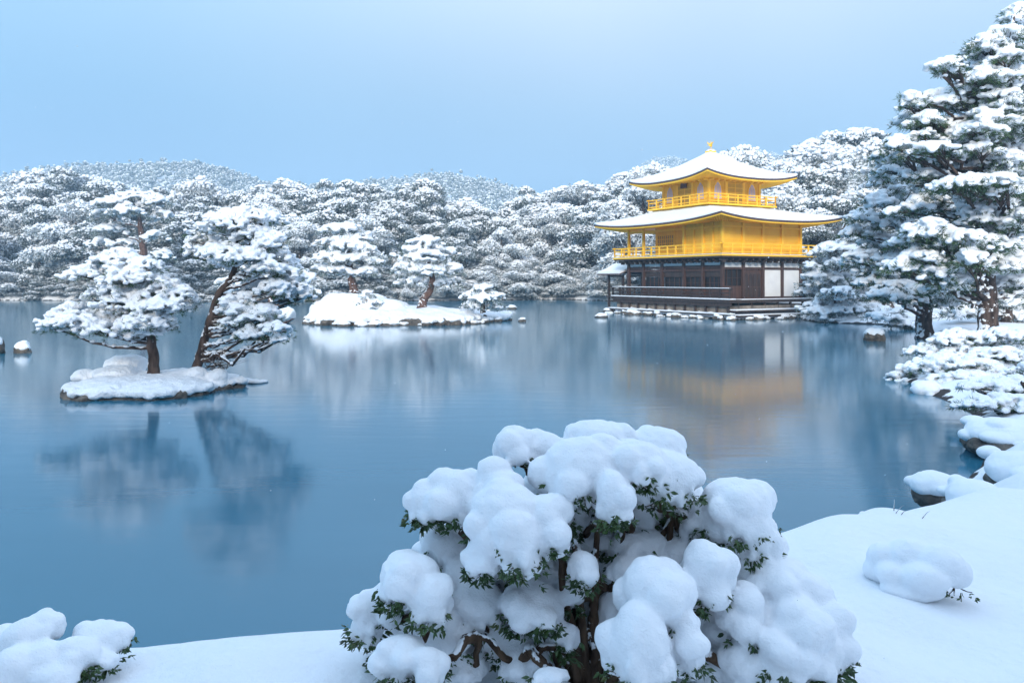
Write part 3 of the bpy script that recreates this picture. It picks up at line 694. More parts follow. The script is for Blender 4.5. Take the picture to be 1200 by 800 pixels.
pbox('beam', 'wood_red', 9.73, 11.57, -.05, .05, 3.62, 3.80)
pbox('upper_board', 'wood_red', .125, 11.55, .02, .08, 3.85, 4.05)
for i in range(5): pbox('plaster_band', 'plaster', UC[i]+.14, UC[i+1]-.14, .03, .09, 4.09, 4.34)
for i in range(4):
    pbox('plaster_band', 'plaster', .03, .09, VC[i]+.13, VC[i+1]-.13, 3.93, 4.30)
    pbox('beam', 'wood_red', -.06, .06, VC[i]+.12, VC[i+1]-.12, 3.76, 3.90)
for i in (2, 3):
    pbox('plaster_panel', 'plaster', .03, .09, VC[i]+.12, VC[i+1]-.12, 1.62, 3.74)
    pbox('sill', 'wood_red', -.05, .08, VC[i]+.12, VC[i+1]-.12, 1.445, 1.60)
dr = pbox('door', 'wood_red', .03, .09, VC[1]+.12, VC[2]-.12, 1.47, 3.74)
mb = MB()
for k in range(4):
    vv = VC[1]+.2+k*.45
    bx(mb, -.005, .028, vv, vv+.34, 1.6, 2.35); 
    a = np.linspace(0, math.pi, 10); c = vv+.17
    ring = [L(-.005, c-.17*math.cos(t), 3.15+.28*math.sin(t)) for t in a]; V = [L(-.005, vv, 2.42), L(-.005, vv+.34, 2.42)]+[ring[i] for i in range(9, -1, -1)]
    V2 = [(p[0]+.033, p[1], p[2]) for p in V]; n_ = len(V)
    T_ = [[0, i, i+1] for i in range(1, n_-1)]+[[n_, n_+i+1, n_+i] for i in range(1, n_-1)]
    mb.add(V+V2, T=T_, Q=[[i, n_+i, n_+(i+1) % n_, (i+1) % n_] for i in range(n_)])
mb.build('door_panel', M['wood'], dr, smooth=False)
mb = MB(); bx(mb, .12, .16, VC[0]+.14, VC[1]-.13, 2.5, 3.74); pane = mb.build('window', M['dark'], pav, smooth=False)
mb = MB()
for k in (1, 2, 3): bx(mb, .06, .115, k*.53-.02, k*.53+.02, 2.5, 3.74)
bx(mb, .06, .112, .14, 2.0, 3.08, 3.12); mb.build('lattice', M['wood_red'], pane, smooth=False)
pbox('wainscot', 'wood_red', .04, .10, .13, 2.0, 1.47, 2.49)
pbox('back_wall', 'plaster', .14, 9.5, VL-.1, VL-.02, 1.475, 4.4); pbox('side_wall', 'plaster', 9.5, 9.6, 2.3, VL-.12, 1.475, 4.4)
# brackets and second floor platform
mb = MB()
for u in list(np.arange(-.6, 12.4, .7)):
    bx(mb, u-.06, u+.06, -.85, -.06, 4.42, 4.60); bx(mb, u-.10, u+.10, -.62, -.3, 4.28, 4.415)
for v in list(np.arange(.3, 9.2, .7)):
    bx(mb, -.85, -.06, v-.06, v+.06, 4.42, 4.60); bx(mb, -.62, -.3, v-.10, v+.10, 4.28, 4.415)
mb.build('brackets', M['wood'], pav, smooth=False)
pbox('veranda_ceiling', 'gold', -.1, UL+.1, -.1, VL+.1, 7.44, 7.50)
pbox('upper_beam', 'wood', -.15, UL+.15, -.15, VL+.15, 4.505, 4.63)
pbox('balcony_frame', 'wood', -.98, 12.7, -.98, VL+1, 4.635, 4.76)
pbox('balcony_floor', 'gold', -1.02, 12.75, -1.02, VL+1.04, 4.765, 4.90)
mb = MB(); bx(mb, -1.05, 12.78, -1.05, -.93, 4.903, 4.94); bx(mb, -1.05, -.93, -.92, VL+1.0, 4.903, 4.94); mb.build('balcony_snow', M['snow_roof'], pav, smooth=False)
railing(-.92, -.92, 12.6, -.92, 4.9, .80, 'gold', 1.08, .07, snow=False, bars=(1.0, .66, .2))
railing(-.92, -.92, -.92, VL+.9, 4.9, .80, 'gold', 1.08, .07, snow=False, bars=(1.0, .66, .2))
railing(12.6, -.92, 12.6, VL+.9, 4.9, .80, 'gold', 1.08, .07, snow=False, bars=(1.0, .66, .2))
# second floor
UG = [0, 1.05, 2.13, 3.2, 4.35, 7.1, 9.4]
for u in [0, 2.13, 4.35, 9.6, 11.7]: column(u, 0, 4.903, 7.60, .10, 'gold')
for u in (1.05, 3.2): column(u, 0, 4.903, 7.6, .05, 'gold')
for v in VC[1:]: column(0, v, 4.903, 7.60, .10, 'gold')
column(UL, 4.25, 4.903, 7.6, .1, 'gold'); column(UL, VL, 4.903, 7.6, .1, 'gold')
pbox('wall', 'gold_panel', .05, 4.35, .06, .14, 4.905, 7.62)
pbox('wall', 'gold_panel', 4.35, 9.4, 1.2, 1.28, 4.905, 7.62)
pbox('wall', 'gold_panel', 4.30, 4.38, .15, 1.195, 4.905, 7.62)
pbox('wall', 'gold_panel', .06, .14, .145, VL-.05, 4.905, 7.62)
pbox('wall', 'gold_panel', 9.4, 9.48, 1.2, VL-.05, 4.905, 7.62)
pbox('wall', 'gold_panel', .145, 9.39, VL-.13, VL-.05, 4.905, 7.62)
pbox('frieze', 'gold', .11, UL-.1, -.05, .045, 7.02, 7.14); pbox('frieze', 'gold', -.05, .045, .11, VL-.1, 7.02, 7.14)
mb = MB(); bx(mb, 7.0, 9.1, 1.15, 1.195, 5.75, 6.75); wdw = mb.build('window', M['gold_dark'], pav, smooth=False)
mb = MB()
for k in range(9): bx(mb, 7.0+k*.2625-.02, 7.0+k*.2625+.02, 1.11, 1.148, 5.75, 6.75)
for z in (5.75, 6.08, 6.42, 6.75): bx(mb, 6.98, 9.12, 1.10, 1.147, z-.02, z+.02)
mb.build('lattice', M['gold'], wdw, smooth=False)
column(6.9, 1.2, 4.903, 7.6, .06, 'gold')
# roofs
def roof_grid(cu, cv, ou, ov, iu, iv, z_e, z_i, lift, expo, N=28, K=14, dz=0.0, grow=0.0):
    """rings from eave (k=0) to top; rectangle sides curve up to the corners"""
    V = []
    for k in range(K+1):
        t = k/K; hu = ou+grow+(iu-ou-grow)*t; hv = ov+grow+(iv-ov-grow)*t
        for side in range(4):
            for j in range(N):
                s = -1+2*j/N
                u, v = [(s*hu, -hv), (hu, s*hv), (-s*hu, hv), (-hu, -s*hv)][side]
                z = z_e+(z_i-z_e)*t**expo+lift*(abs(s)**2.6)*(1-t)**1.6
                V.append(L(cu+u, cv+v, z+dz))
    n = 4*N; Q = []
    for k in range(K):
        for j in range(n): Q.append([k*n+j, k*n+(j+1) % n, (k+1)*n+(j+1) % n, (k+1)*n+j])
    return np.array(V), Q, n, K
def roof(name, cu, cv, ou, ov, iu, iv, z_e, z_i, lift, expo, wall_u, wall_v, z_w, rows=1):
    rf = None
    # shingle body
    Va, Q, n, K = roof_grid(cu, cv, ou, ov, iu, iv, z_e, z_i, lift, expo)
    mb = MB(); V = np.concatenate([Va, Va[:n]-[0, 0, .15]]); m0 = len(Va)
    Q2 = Q+[[j, m0+j, m0+(j+1) % n, (j+1) % n] for j in range(n)]
    Qs = np.array(Q2); mb.add(V, Q=Qs); rf = mb.build(name, M['shingle'], pav)
    # gold soffit rising from the wall to the eave edge
    Vb, _, n, K = roof_grid(cu, cv, ou, ov, iu, iv, z_e, z_i, lift, expo, dz=-.15)
    ring0 = Vb[:n]*1.0
    cen = np.array([cu, -cv, 0]); ring0[:, :2] = cen[:2]+(ring0[:, :2]-cen[:2])*.995
    ring1 = ring0.copy(); ring1[:, 0] = cu+(ring0[:, 0]-cu)*wall_u/ou; ring1[:, 1] = -cv+(ring0[:, 1]+cv)*wall_v/ov; ring1[:, 2] = z_w
    ringm = (ring0+ring1)/2; ringm[:, 2] = ring0[:, 2]*.45+ring1[:, 2]*.55
    mb = MB(); mb.add(np.concatenate([ring0-[0, 0, .003], ringm, ring1]), Q=[[k*n+j, (k+1)*n+j, (k+1)*n+(j+1) % n, k*n+(j+1) % n] for k in (0, 1) for j in range(n)])
    mb.build('soffit', M['gold'], rf)
    fb = MB(); rb = ring0-[0, 0, .10]; ri = ring0.copy(); ri[:, :2] = cen[:2]+(ri[:, :2]-cen[:2])*.985; ri2 = ri-[0, 0, .10]
    ring0b = ring0-[0, 0, .006]
    fb.add(np.concatenate([ring0b, rb, ri2, ri-[0, 0, .006]]), Q=[[a*n+j, ((a+1) % 4)*n+j, ((a+1) % 4)*n+(j+1) % n, a*n+(j+1) % n] for a in range(4) for j in range(n)])
    fb.build('fascia', M['gold'], rf, smooth=False)
    # rafters
    mb = MB()
    m_ = n*2
    for q in range(m_):
        j = q/2; j0 = int(j) % n; f = j-int(j); a = ring1[j0]*(1-f)+ring1[(j0+1) % n]*f; c = ring0[j0]*(1-f)+ring0[(j0+1) % n]*f; mid = ringm[j0]*(1-f)+ringm[(j0+1) % n]*f
        c = a+(c-a)*.97
        mb.tube(np.array([a, mid, c])-[0, 0, .07], .045, 4)
    o = mb.build('rafters', M['gold'], rf, smooth=False); o['kind'] = 'stuff'
    # snow blanket
    Vt, Q, n, K = roof_grid(cu, cv, ou, ov, iu, iv, z_e, z_i, lift, expo, dz=.17, grow=-.03)
    Vs, _, _, _ = roof_grid(cu, cv, ou, ov, iu, iv, z_e, z_i, lift, expo, dz=.10, grow=.02)
    Vu, _, _, _ = roof_grid(cu, cv, ou, ov, iu, iv, z_e, z_i, lift, expo, dz=.004, grow=.0)
    Vt[:, 2] += .045*fbm(Vt*1.1, 4); Vs[:n, 2] += .05*fbm(Vs[:n]*2.2, 6, 2)*.7; Vs[:n, :2] += .03*np.stack([vnoise(Vs[:n]*3, 8), vnoise(Vs[:n]*3, 9)], 1)
    V = np.concatenate([Vt, Vs[:n], Vu[:n]]); m0 = len(Vt)
    Qs = Q+[[j, m0+j, m0+(j+1) % n, (j+1) % n] for j in range(n)]+[[m0+j, m0+n+j, m0+n+(j+1) % n, m0+(j+1) % n] for j in range(n)]
    mb = MB(); mb.add(V, Q=Qs); mb.build('snow', M['snow_roof'], rf)
    return rf
CU, CV = 5.85, 4.25
roof('lower_roof', CU, CV, 5.85+2.25, 4.25+2.25, 3.3, 3.3, 7.50, 8.80, .46, 1.12, 5.9, 4.3, 7.50)
pbox('third_floor_base', 'gold', CU-3.4, CU+3.4, CV-3.4, CV+3.4, 8.5, 8.96)
pbox('third_floor_balcony', 'gold', CU-3.8, CU+3.8, CV-3.8, CV+3.8, 8.965, 9.10)
b3 = 3.72
for (a, b_) in [((CU-b3, CV-b3), (CU+b3, CV-b3)), ((CU-b3, CV-b3), (CU-b3, CV+b3)), ((CU+b3, CV-b3), (CU+b3, CV+b3)), ((CU-b3, CV+b3), (CU+b3, CV+b3))]:
    railing(a[0], a[1], b_[0], b_[1], 9.1, .74, 'gold', 1.05, .06, snow=False, bars=(1.0, .66, .2), over=.22)
w3 = 2.8; z3 = 11.25
for (su, sv, eu, ev) in [(-1, -1, 1, -1), (-1, -1, -1, 1), (1, -1, 1, 1), (-1, 1, 1, 1)]:
    u0, v0, u1, v1 = CU+su*w3, CV+sv*w3, CU+eu*w3, CV+ev*w3
    if u0 == u1: pbox('wall', 'gold_panel', u0-.04, u0+.04, v0+.1, v1-.1, 9.103, z3)
    else: pbox('wall', 'gold_panel', u0+.1, u1-.1, v0-.04, v0+.04, 9.103, z3)
T3 = [-w3, -w3/3-.05, w3/3+.05, w3]
for a in T3:
    for (u, v) in {(a, -w3), (a, w3), (-w3, a), (w3, a)}:
        if a == w3 and (u, v) in ((w3, w3),) or (a == -w3 and (u, v) == (-w3, -w3)) or abs(a) < w3 or (a == w3 and (u, v) != (w3, w3)):
            column(CU+u, CV+v, 9.103, z3+.1, .10, 'gold') if not (abs(a) == w3 and (u, v) in (( w3, -w3),) and a == -w3) else None
def bell_window(axis, s, c):
    """pointed bell arch window on the third floor; axis 'u' = pond front, 'v' = side"""
    hw = .36; pts = [(-hw*1.12, 0), (-hw*1.02, .25), (-hw, .75), (-hw*.82, 1.02), (-hw*.45, 1.2), (0, 1.36), (hw*.45, 1.2), (hw*.82, 1.02), (hw, .75), (hw*1.02, .25), (hw*1.12, 0)]
    def place(x, z, o_): return L(CU+c+x, CV+s*(w3+o_), z) if axis == 'u' else L(CU+s*(w3+o_), CV+c+x, z)
    z0 = 9.55
    def slab(k, o0, o1):
        n_ = len(pts); A = [place(x*k, z0-.0+(z+.0)*k-(k-1)*.35, o1) for x, z in pts]; B = [place(x*k, z0+z*k-(k-1)*.35, o0) for x, z in pts]
        return A+B, [[0, i, i+1] for i in range(1, n_-1)]+[[n_, n_+i+1, n_+i] for i in range(1, n_-1)], [[i, (i+1) % n_, n_+(i+1) % n_, n_+i] for i in range(n_)]
    mb = MB(); V, T_, Q_ = slab(1.17, .042, .075); mb.add(V, T=T_, Q=Q_); fr = mb.build('window', M['gold'], pav, smooth=False)
    mb = MB(); V, T_, Q_ = slab(1.0, .078, .088); mb.add(V, T=T_, Q=Q_); mb.build('pane', M['glass'], fr, smooth=False)
    mb = MB()
    for q in (-.18, 0, .18):
        a = place(q-.012, z0, .09); b_ = place(q+.012, z0+1.15, .105); mb.box(np.minimum(a, b_), np.maximum(a, b_))
    mb.build('bars', M['gold'], fr, smooth=False)
for s in (-1, 1):
    for c in (-1.9, 1.9): bell_window('u', s, c); bell_window('v', s, c)
    for ax in 'uv':
        def pl(x, z, o_): return np.array(L(CU+x, CV+s*(w3+o_), z) if ax == 'u' else L(CU+s*(w3+o_), CV+x, z))
        mb = MB(); a, b_ = pl(-.82, 9.15, .043), pl(.82, 10.9, .07); mb.box(np.minimum(a, b_), np.maximum(a, b_)); d3 = mb.build('door', M['gold_dark'], pav, smooth=False)
        mb = MB()
        for q in np.linspace(-.82, .82, 13):
            a, b_ = pl(q-.018, 9.75, .072), pl(q+.018, 10.88, .09); mb.box(np.minimum(a, b_), np.maximum(a, b_))
        for z in (9.75, 10.1, 10.5, 10.86):
            a, b_ = pl(-.84, z-.02, .072), pl(.84, z+.02, .095); mb.box(np.minimum(a, b_), np.maximum(a, b_))
        for q in (-.84, 0, .84):
            a, b_ = pl(q-.04, 9.12, .073), pl(q+.04, 10.95, .10); mb.box(np.minimum(a, b_), np.maximum(a, b_))
        mb.build('lattice', M['gold'], d3, smooth=False)
pb = MB(); a, b_ = np.array(L(CU-.35, CV-w3-.25, 10.62)), np.array(L(CU+.35, CV-w3-.15, 11.05)); pb.box(np.minimum(a, b_), np.maximum(a, b_)); pb.build('name_board', M['shingle'], pav, smooth=False)
mb = MB()
for c in (-1, 1):
    for q in np.linspace(-w3, w3, 10):
        for ax in 'uv':
            (bx(mb, CU+q-.09, CU+q+.09, CV+c*(w3+.05), CV+c*(w3+.55), 10.98, 11.14) if ax == 'u' else bx(mb, CU+c*(w3+.05), CU+c*(w3+.55), CV+q-.09, CV+q+.09, 10.98, 11.14))
mb.build('upper_brackets', M['gold'], pav, smooth=False)
roof('upper_roof', CU, CV, 4.95, 4.95, .22, .22, 11.12, 13.75, .48, 1.36, 2.85, 2.85, 11.22)
# finial: box, jewel and the gilded bird
fin = MB(); fin.box((CU-.32, -CV-.32, 13.6), (CU+.32, -CV+.32, 13.98)); fin.box((CU-.2, -CV-.2, 13.983), (CU+.2, -CV+.2, 14.1))
fo = fin.build('roof_finial', M['gold'], pav, smooth=False)
capm = MB(); V, F = ellipsoids([(CU, -CV, 13.99)], [[.4, .4, .1]], 2, None, 0); capm.add(V, T=F); capm.build('snow', M['snow_roof'], fo)
# bird: body, neck, head, crest, two raised wings, tail plumes, legs as one skin
bd = []; br = []
def seg(a, b_, r0, r1, k=7):
    for t in np.linspace(0, 1, k): bd.append(np.array(a)*(1-t)+np.array(b_)*t); br.append([r0*(1-t)+r1*t]*3)
seg((-.16, 0, .42), (.12, 0, .46), .07, .11); seg((.12, 0, .48), (.24, 0, .70), .06, .035); seg((.24, 0, .72), (.27, 0, .74), .05, .045); seg((.29, 0, .74), (.37, 0, .71), .022, .01)
seg((.22, 0, .78), (.14, 0, .86), .02, .012)
for s in (-1, 1):
    for q in range(4): seg((.06-q*.05, s*.06, .50), (-.02-q*.09, s*(.30-.03*q), .84-.07*q), .035, .02, 8)
    seg((.03, s*.05, .40), (.02, s*.06, .12), .025, .02)
    seg((.02, s*.06, .12), (.08, s*.07, .11), .02, .02, 3)
for q in range(4): seg((-.16, (q-1.5)*.03, .44), (-.42-.04*(q % 2), (q-1.5)*.09, .80-.13*q), .035, .02, 9)
V, F = ellipsoids(bd, br, 2, None, 0)
me = remesh('roof_bird', V, F, .016, 1)
ob = link('roof_bird', me, M['gold'], fo, (CU, -CV, 13.98)); ob.rotation_euler = (0, 0, math.radians(-60)); ob['label'] = 'gilded bird standing on the roof peak'
# fishing porch over the water, west side
pr = thing('fishing_porch', 'small open porch with a snowy roof over the water, left of the golden pavilion', 'porch', tuple(WP(13.2, 0, 0))); pr.rotation_euler = (0, 0, ROT)
for (u, v) in ((.2, .6), (2.4, .6), (.2, 2.8), (2.4, 2.8)):
    mb = MB(); bx(mb, u-.09, u+.09, v-.09, v+.09, -.6, 3.42); mb.build('post', M['wood'], pr, smooth=False)
mb = MB(); bx(mb, -.4, 2.6, .4, 3.0, 1.3, 1.45); mb.build('floor', M['wood'], pr, smooth=False)
mb = MB(); bx(mb, .2, 2.4, .56, .64, 3.2, 3.36); bx(mb, .2, 2.4, 2.76, 2.84, 3.2, 3.36); bx(mb, .2, 2.4, .56, .64, 2.0, 2.1); bx(mb, 2.36, 2.44, .65, 2.75, 2.0, 2.1); mb.build('beams', M['wood'], pr, smooth=False)
def gable(z0, zr, th, g_, mname, nm, parent):
    u0, u1, v0, v1 = -.45-g_, 3.1+g_, -.25-g_, 3.65+g_; vm = (v0+v1)/2; V = []
    prof = [(v0, z0), (v0+(vm-v0)*.5, z0+(zr-z0)*.42), (vm, zr), (v1-(v1-vm)*.5, z0+(zr-z0)*.42), (v1, z0)]
    for u in (u0, u1):
        for (v, z) in prof: V.append(L(u, v, z))
        for (v, z) in prof: V.append(L(u, v, z-th))
    Q = [[i, i+1, 10+i+1, 10+i] for i in range(4)]+[[5+i, 15+i, 15+i+1, 5+i+1] for i in range(4)]+[[i, 5+i, 5+i+1, i+1] for i in range(4)]+[[10+i, 10+i+1, 15+i+1, 15+i] for i in range(4)]+[[0, 10, 15, 5], [4, 9, 19, 14]]
    mb = MB(); mb.add(V, Q=Q); return mb.build(nm, M[mname], parent, smooth=False)
rr1 = gable(3.5, 4.3, .12, 0, 'shingle', 'roof', pr); gable(3.68, 4.5, .177, -.02, 'snow_roof', 'snow', rr1)

# ------------------------------------------------------------------ shoreline stones
RP = [rock_proto('shore_stone', 301+i, *d, group='snow capped stones along the pond edges', vox=.05) for i, d in enumerate([(.55, .45, .45), (.7, .5, .35), (.4, .4, .45), (.8, .55, .5)])]
first = set(); rng = random.Random(9)
def put_rock(x, y, z, s, label, grp=None):
    i = rng.randrange(4); rz_ = rng.uniform(0, 6.28); sc = (s, s, s*rng.uniform(.8, 1.2))
    if i not in first: r = RP[i]; r.location = (x, y, z); r.rotation_euler = (0, 0, rz_); r.scale = sc; first.add(i); KIDS.setdefault(r.name, list(r.children_recursive))
    else: r = copy_thing(RP[i], (x, y, z), rz_, sc)
    r['label'] = label
    if grp: r['group'] = grp
    elif 'group' in r: del r['group']
    return r
for k in range(26):
    a = math.radians(182+176*k/25); w = 1+.10*math.sin(2*a+6)+.08*math.sin(5*a)+.05*math.sin(9*a)
    put_rock(I2C[0]+math.cos(a)*6.75*w+rng.uniform(-.2, .2), I2C[1]+math.sin(a)*5.15*w, rng.uniform(-.1, .05), rng.uniform(.6, 1.1), 'snow capped stone at the rocky edge of the middle islet', 'stones edging the middle islet')
for k in range(20):
    u = -2.6+15.2*k/19; p = WP(u+rng.uniform(-.2, .2), -1.9+rng.uniform(-.3, .4)); put_rock(p[0], p[1], rng.uniform(-.15, .05), rng.uniform(.55, 1.0), 'snow capped stone in the water along the front of the pavilion deck', 'stones in front of the pavilion')
for k in range(10):
    p = WP(-2.7+rng.uniform(-.3, .3), 0+.95*k); put_rock(p[0], p[1], -.05, rng.uniform(.55, 1.1), 'snow capped stone at the foot of the white walled side of the pavilion', 'stones beside the pavilion')
for (px, py, s, lb) in [(601, 362, 1.0, 'snow topped rock in the water just right of the middle islet, farther of two'), (612, 377, .8, 'snow topped rock in the water just right of the middle islet, nearer of two'), (580, 372, 1.0, 'snow topped rock against the right tip of the middle islet'),
                        (705, 372, .8, 'snow capped rock left of the pavilion deck')]:
    Y = EYE*FPX/(py-HORIZ); x = (px-600)/FPX*Y; put_rock(x, Y, -.02, s, lb)
rock_proto('rock', 403, .46, .46, .55, label='lone tall rock with a thick snow cap, in the water below the right bank pines', loc=(17.6, 37.4, 0), vox=.035)
rock_proto('rock', 401, .40, .4, .42, label='snow capped rock in the water near the left picture edge, with a dark flat side', loc=(-20.0, 31.3, 0), vox=.035)
rock_proto('rock', 402, .40, .4, .62, label='tall snowy rock cut by the left picture edge', loc=(-20.9, 31.0, 0), vox=.035)

exec_right = True
# ------------------------------------------------------------------ right bank pines
rng_np = np.random.default_rng(77)
bR = at(1158, 388, 33.5); bR[2] = GH(bR[0], bR[1])
big = px_pads([(1192, 12, 18, 8), (1180, 40, 24, 9), (1205, 62, 26, 10), (1165, 66, 22, 8), (1128, 74, 18, 7), (1110, 82, 15, 5), (1150, 92, 26, 9), (1185, 98, 30, 12), (1098, 112, 22, 7), (1072, 118, 14, 5),
     (1125, 118, 24, 8), (1160, 128, 26, 9), (1062, 137, 13, 5), (1085, 142, 22, 7), (1112, 150, 24, 8), (1145, 150, 26, 9), (1185, 145, 26, 10), (1060, 165, 16, 6), (1080, 176, 22, 8), (1108, 182, 24, 8), (1045, 190, 16, 6),
     (1068, 205, 22, 7), (1135, 195, 24, 9), (1185, 185, 26, 9), (1160, 178, 22, 8), (1100, 205, 22, 8), (1170, 158, 20, 10)], 33.5, 2.2, 31)
low = px_pads([(1125, 215, 34, 9, -3), (1175, 222, 26, 12, -3.4), (1150, 213, 28, 9, -3.2), (1195, 260, 24, 12, -2.5), (1095, 275, 30, 11, -2.6), (1072, 268, 18, 10, -2.8), (1120, 283, 28, 11, -2.6), (1142, 302, 20, 15, -3.4),
     (1075, 300, 22, 11, -2.2), (1052, 312, 20, 9, -1.8), (1100, 318, 20, 12, -2.4), (1115, 335, 20, 8, -1.5), (1190, 300, 24, 10, -1), (1205, 335, 24, 10, 0), (1060, 245, 20, 8, 0), (1085, 238, 22, 8, .5), (1165, 250, 20, 8, 1),
     (1180, 330, 24, 9, 1.5), (1130, 250, 22, 8, 1.0), (1130, 325, 22, 9, 1.5), (1200, 225, 18, 10, .5), (1190, 205, 20, 8, 1)], 33.5, 0, 32)
pine('pine_tree', 'very tall thick trunked pine on the right bank, reaching the top of the picture', 'pine tree', bR,
     [bR, at(1157, 350, 33.5), at(1156, 310, 33.5), at(1162, 260, 33.6), at(1158, 200, 33.7), at(1168, 140, 33.8), at(1180, 80, 33.8), at(1188, 20, 33.8)], [.42, .37, .34, .3, .26, .2, .14, .06],
     px_pads([(1160+rng_np.uniform(-16, 30), y_, 24, 9, rng_np.uniform(-2.4, -.8)) for y_ in range(40, 318, 9)], 33.6, 0, 2)+dens_pads(big, 3, 5, .95, 1.1, 1.5, .9)+dens_pads(low, 2, 6, .9), 41, lump=.19, voxel=.045, noise=(.02, 8), needle=(.26, .026), nd=2.0, dens=1.15, blades=6, branch_r=.38, bark='bark')
b = at(1083, 384, 39); b[2] = GH(b[0], b[1])
pine('pine_tree', 'pine with a dark trunk standing left of the thick trunked pine on the right bank', 'pine tree', b,
     [b, at(1083, 362, 39), at(1086, 335, 39), at(1075, 300, 39), at(1068, 265, 39)], [.42, .36, .28, .2, .08],
     dens_pads(px_pads([(1068, 250, 26, 9), (1045, 262, 22, 9), (1030, 280, 22, 9), (1060, 285, 26, 9), (1085, 275, 22, 9), (1045, 305, 26, 9), (1025, 318, 22, 8), (1075, 320, 26, 9), (1055, 335, 26, 8), (1095, 340, 20, 8), (1110, 350, 22, 8), (1040, 345, 22, 7), (1028, 235, 22, 9), (1055, 225, 24, 9), (1012, 252, 20, 8, 1), (1003, 272, 18, 8, 1), (1010, 298, 20, 8, .6), (1040, 212, 20, 8, .5), (1060, 198, 20, 8, .8), (1022, 330, 20, 7, .5)], 39, 1.8, 33), 1, 9),
     42, lump=.22, voxel=.055, noise=(.025, 7), needle=(.26, .03), nd=1.8, blades=6, branch_r=.5, dens=.9)
b = at(1095, 384, 39.8); b[2] = GH(b[0], b[1])
def bank_pine(label, bx_, by_, Y, pts, tr, plist, seed, dy=1.5, **kw):
    b_ = at(bx_, by_, Y); b_[2] = GH(b_[0], b_[1])
    a = dict(lump=.26, voxel=.07, noise=(.03, 5), needle=(.32, .04), nmat='needle_mid', nd=2.0, dens=.9, blades=5, branch_r=.5, bark='bark'); a.update(kw)
    return pine('pine_tree', label, 'pine tree', b_, [b_]+[at(x, y, Y) for x, y in pts], tr, dens_pads(px_pads(plist, Y, dy, seed), 1, seed), seed, **a)
bank_pine('snowy pine beside the pavilion with low branches trailing over the water', 985, 376, 55, [(975, 350), (985, 320), (980, 290), (990, 262)], [.4, .32, .26, .18, .08],
    [(1015, 262, 20, 8), (1005, 278, 20, 8), (985, 292, 24, 8, -1.5), (1010, 292, 22, 9), (964, 306, 18, 7), (957, 296, 10, 5), (952, 312, 9, 5), (990, 308, 26, 9, -1.8), (1020, 312, 20, 8), (956, 322, 13, 6), (975, 325, 26, 8), (1005, 330, 24, 8),
     (955, 340, 18, 7), (985, 345, 26, 8, -2), (1018, 345, 22, 8), (962, 358, 22, 7, -1), (992, 362, 26, 7, -2), (1022, 362, 22, 7, -1.5), (975, 372, 18, 5, -2), (1040, 368, 18, 6, -1)], 43)
bank_pine('snowy pine on the bank between the pavilion and the double trunked pine', 1040, 374, 60, [(1038, 340), (1030, 300), (1035, 250), (1036, 205)], [.4, .32, .22, .14, .06],
    [(1035, 190, 18, 8), (1020, 202, 18, 8), (1050, 200, 20, 8), (1035, 215, 24, 9), (1018, 228, 20, 9), (1050, 235, 24, 9), (1030, 248, 22, 9), (1045, 262, 24, 9), (1030, 280, 26, 9), (1050, 300, 24, 9), (1020, 300, 24, 8), (1045, 325, 24, 8), (1015, 325, 20, 8), (1050, 205, 20, 8)], 44, 2.5)
bank_pine('snowy pine behind the thick trunk at the right picture edge', 1180, 376, 42, [(1182, 340), (1186, 300)], [.25, .2, .1],
    [(1190, 290, 28, 10), (1170, 312, 26, 9), (1205, 318, 24, 10), (1185, 338, 28, 9), (1165, 350, 22, 7), (1205, 352, 24, 8), (1190, 366, 28, 7), (1150, 362, 22, 6), (1125, 366, 20, 6), (1175, 278, 22, 9), (1205, 262, 22, 9)], 45, 1.5)
bank_pine('small snowy pine bush filling the bank under the right hand pines', 1060, 384, 47, [(1060, 376), (1060, 368)], [.15, .12, .06],
    [(1060, 366, 20, 5), (1040, 372, 16, 5), (1080, 372, 20, 5), (1110, 374, 22, 6), (1130, 380, 20, 6), (1065, 379, 22, 4)], 46, 1.0, lump=.2)

# low spreading snow laden pine reaching over the water at the right edge
def spread(label, name, cat, bx_, by_, Y, pads_, seed, **kw):
    b_ = at(bx_, by_, Y); b_[2] = GH(b_[0], b_[1])-.05
    a = dict(lump=.12, voxel=.022, noise=(.01, 14), needle=(.14, .010), nd=1.6, dens=1.0, blades=8, branch_r=.5, bark='bark', nmat='needle_near'); a.update(kw)
    return pine(name, label, cat, b_, [b_, b_+[-.2, -.1, .35], b_+[-.5, -.3, .55]], [.10, .08, .05], dens_pads(px_pads(pads_, Y, .5, seed), 1, seed, .85), seed, **a)
spread('low spreading snow laden pine hanging over the water at the right edge', 'low_pine', 'pine tree', 1160, 430, 24,
    [(1085, 410, 22, 8), (1110, 402, 24, 9), (1140, 396, 24, 9), (1170, 392, 26, 9), (1200, 396, 22, 10), (1062, 436, 18, 12, -1), (1085, 430, 24, 10, -.8), (1108, 422, 24, 10, -1), (1128, 415, 22, 10, -.6), (1090, 448, 16, 8, -1.3),
     (1150, 414, 22, 9, -.8), (1180, 418, 24, 9, -.8), (1135, 432, 20, 8, -1.4), (1160, 428, 22, 8, -1.3), (1205, 422, 20, 9, -1), (1095, 430, 22, 8, -2), (1120, 428, 24, 8, -2), (1145, 426, 24, 8, -2), (1168, 436, 22, 8, -2.5), (1125, 441, 22, 7, -2.8), (1102, 444, 18, 7, -3), (1145, 442, 22, 7, -3), (1060, 450, 14, 7, -1.3), (1170, 404, 26, 9, .6)], 47)
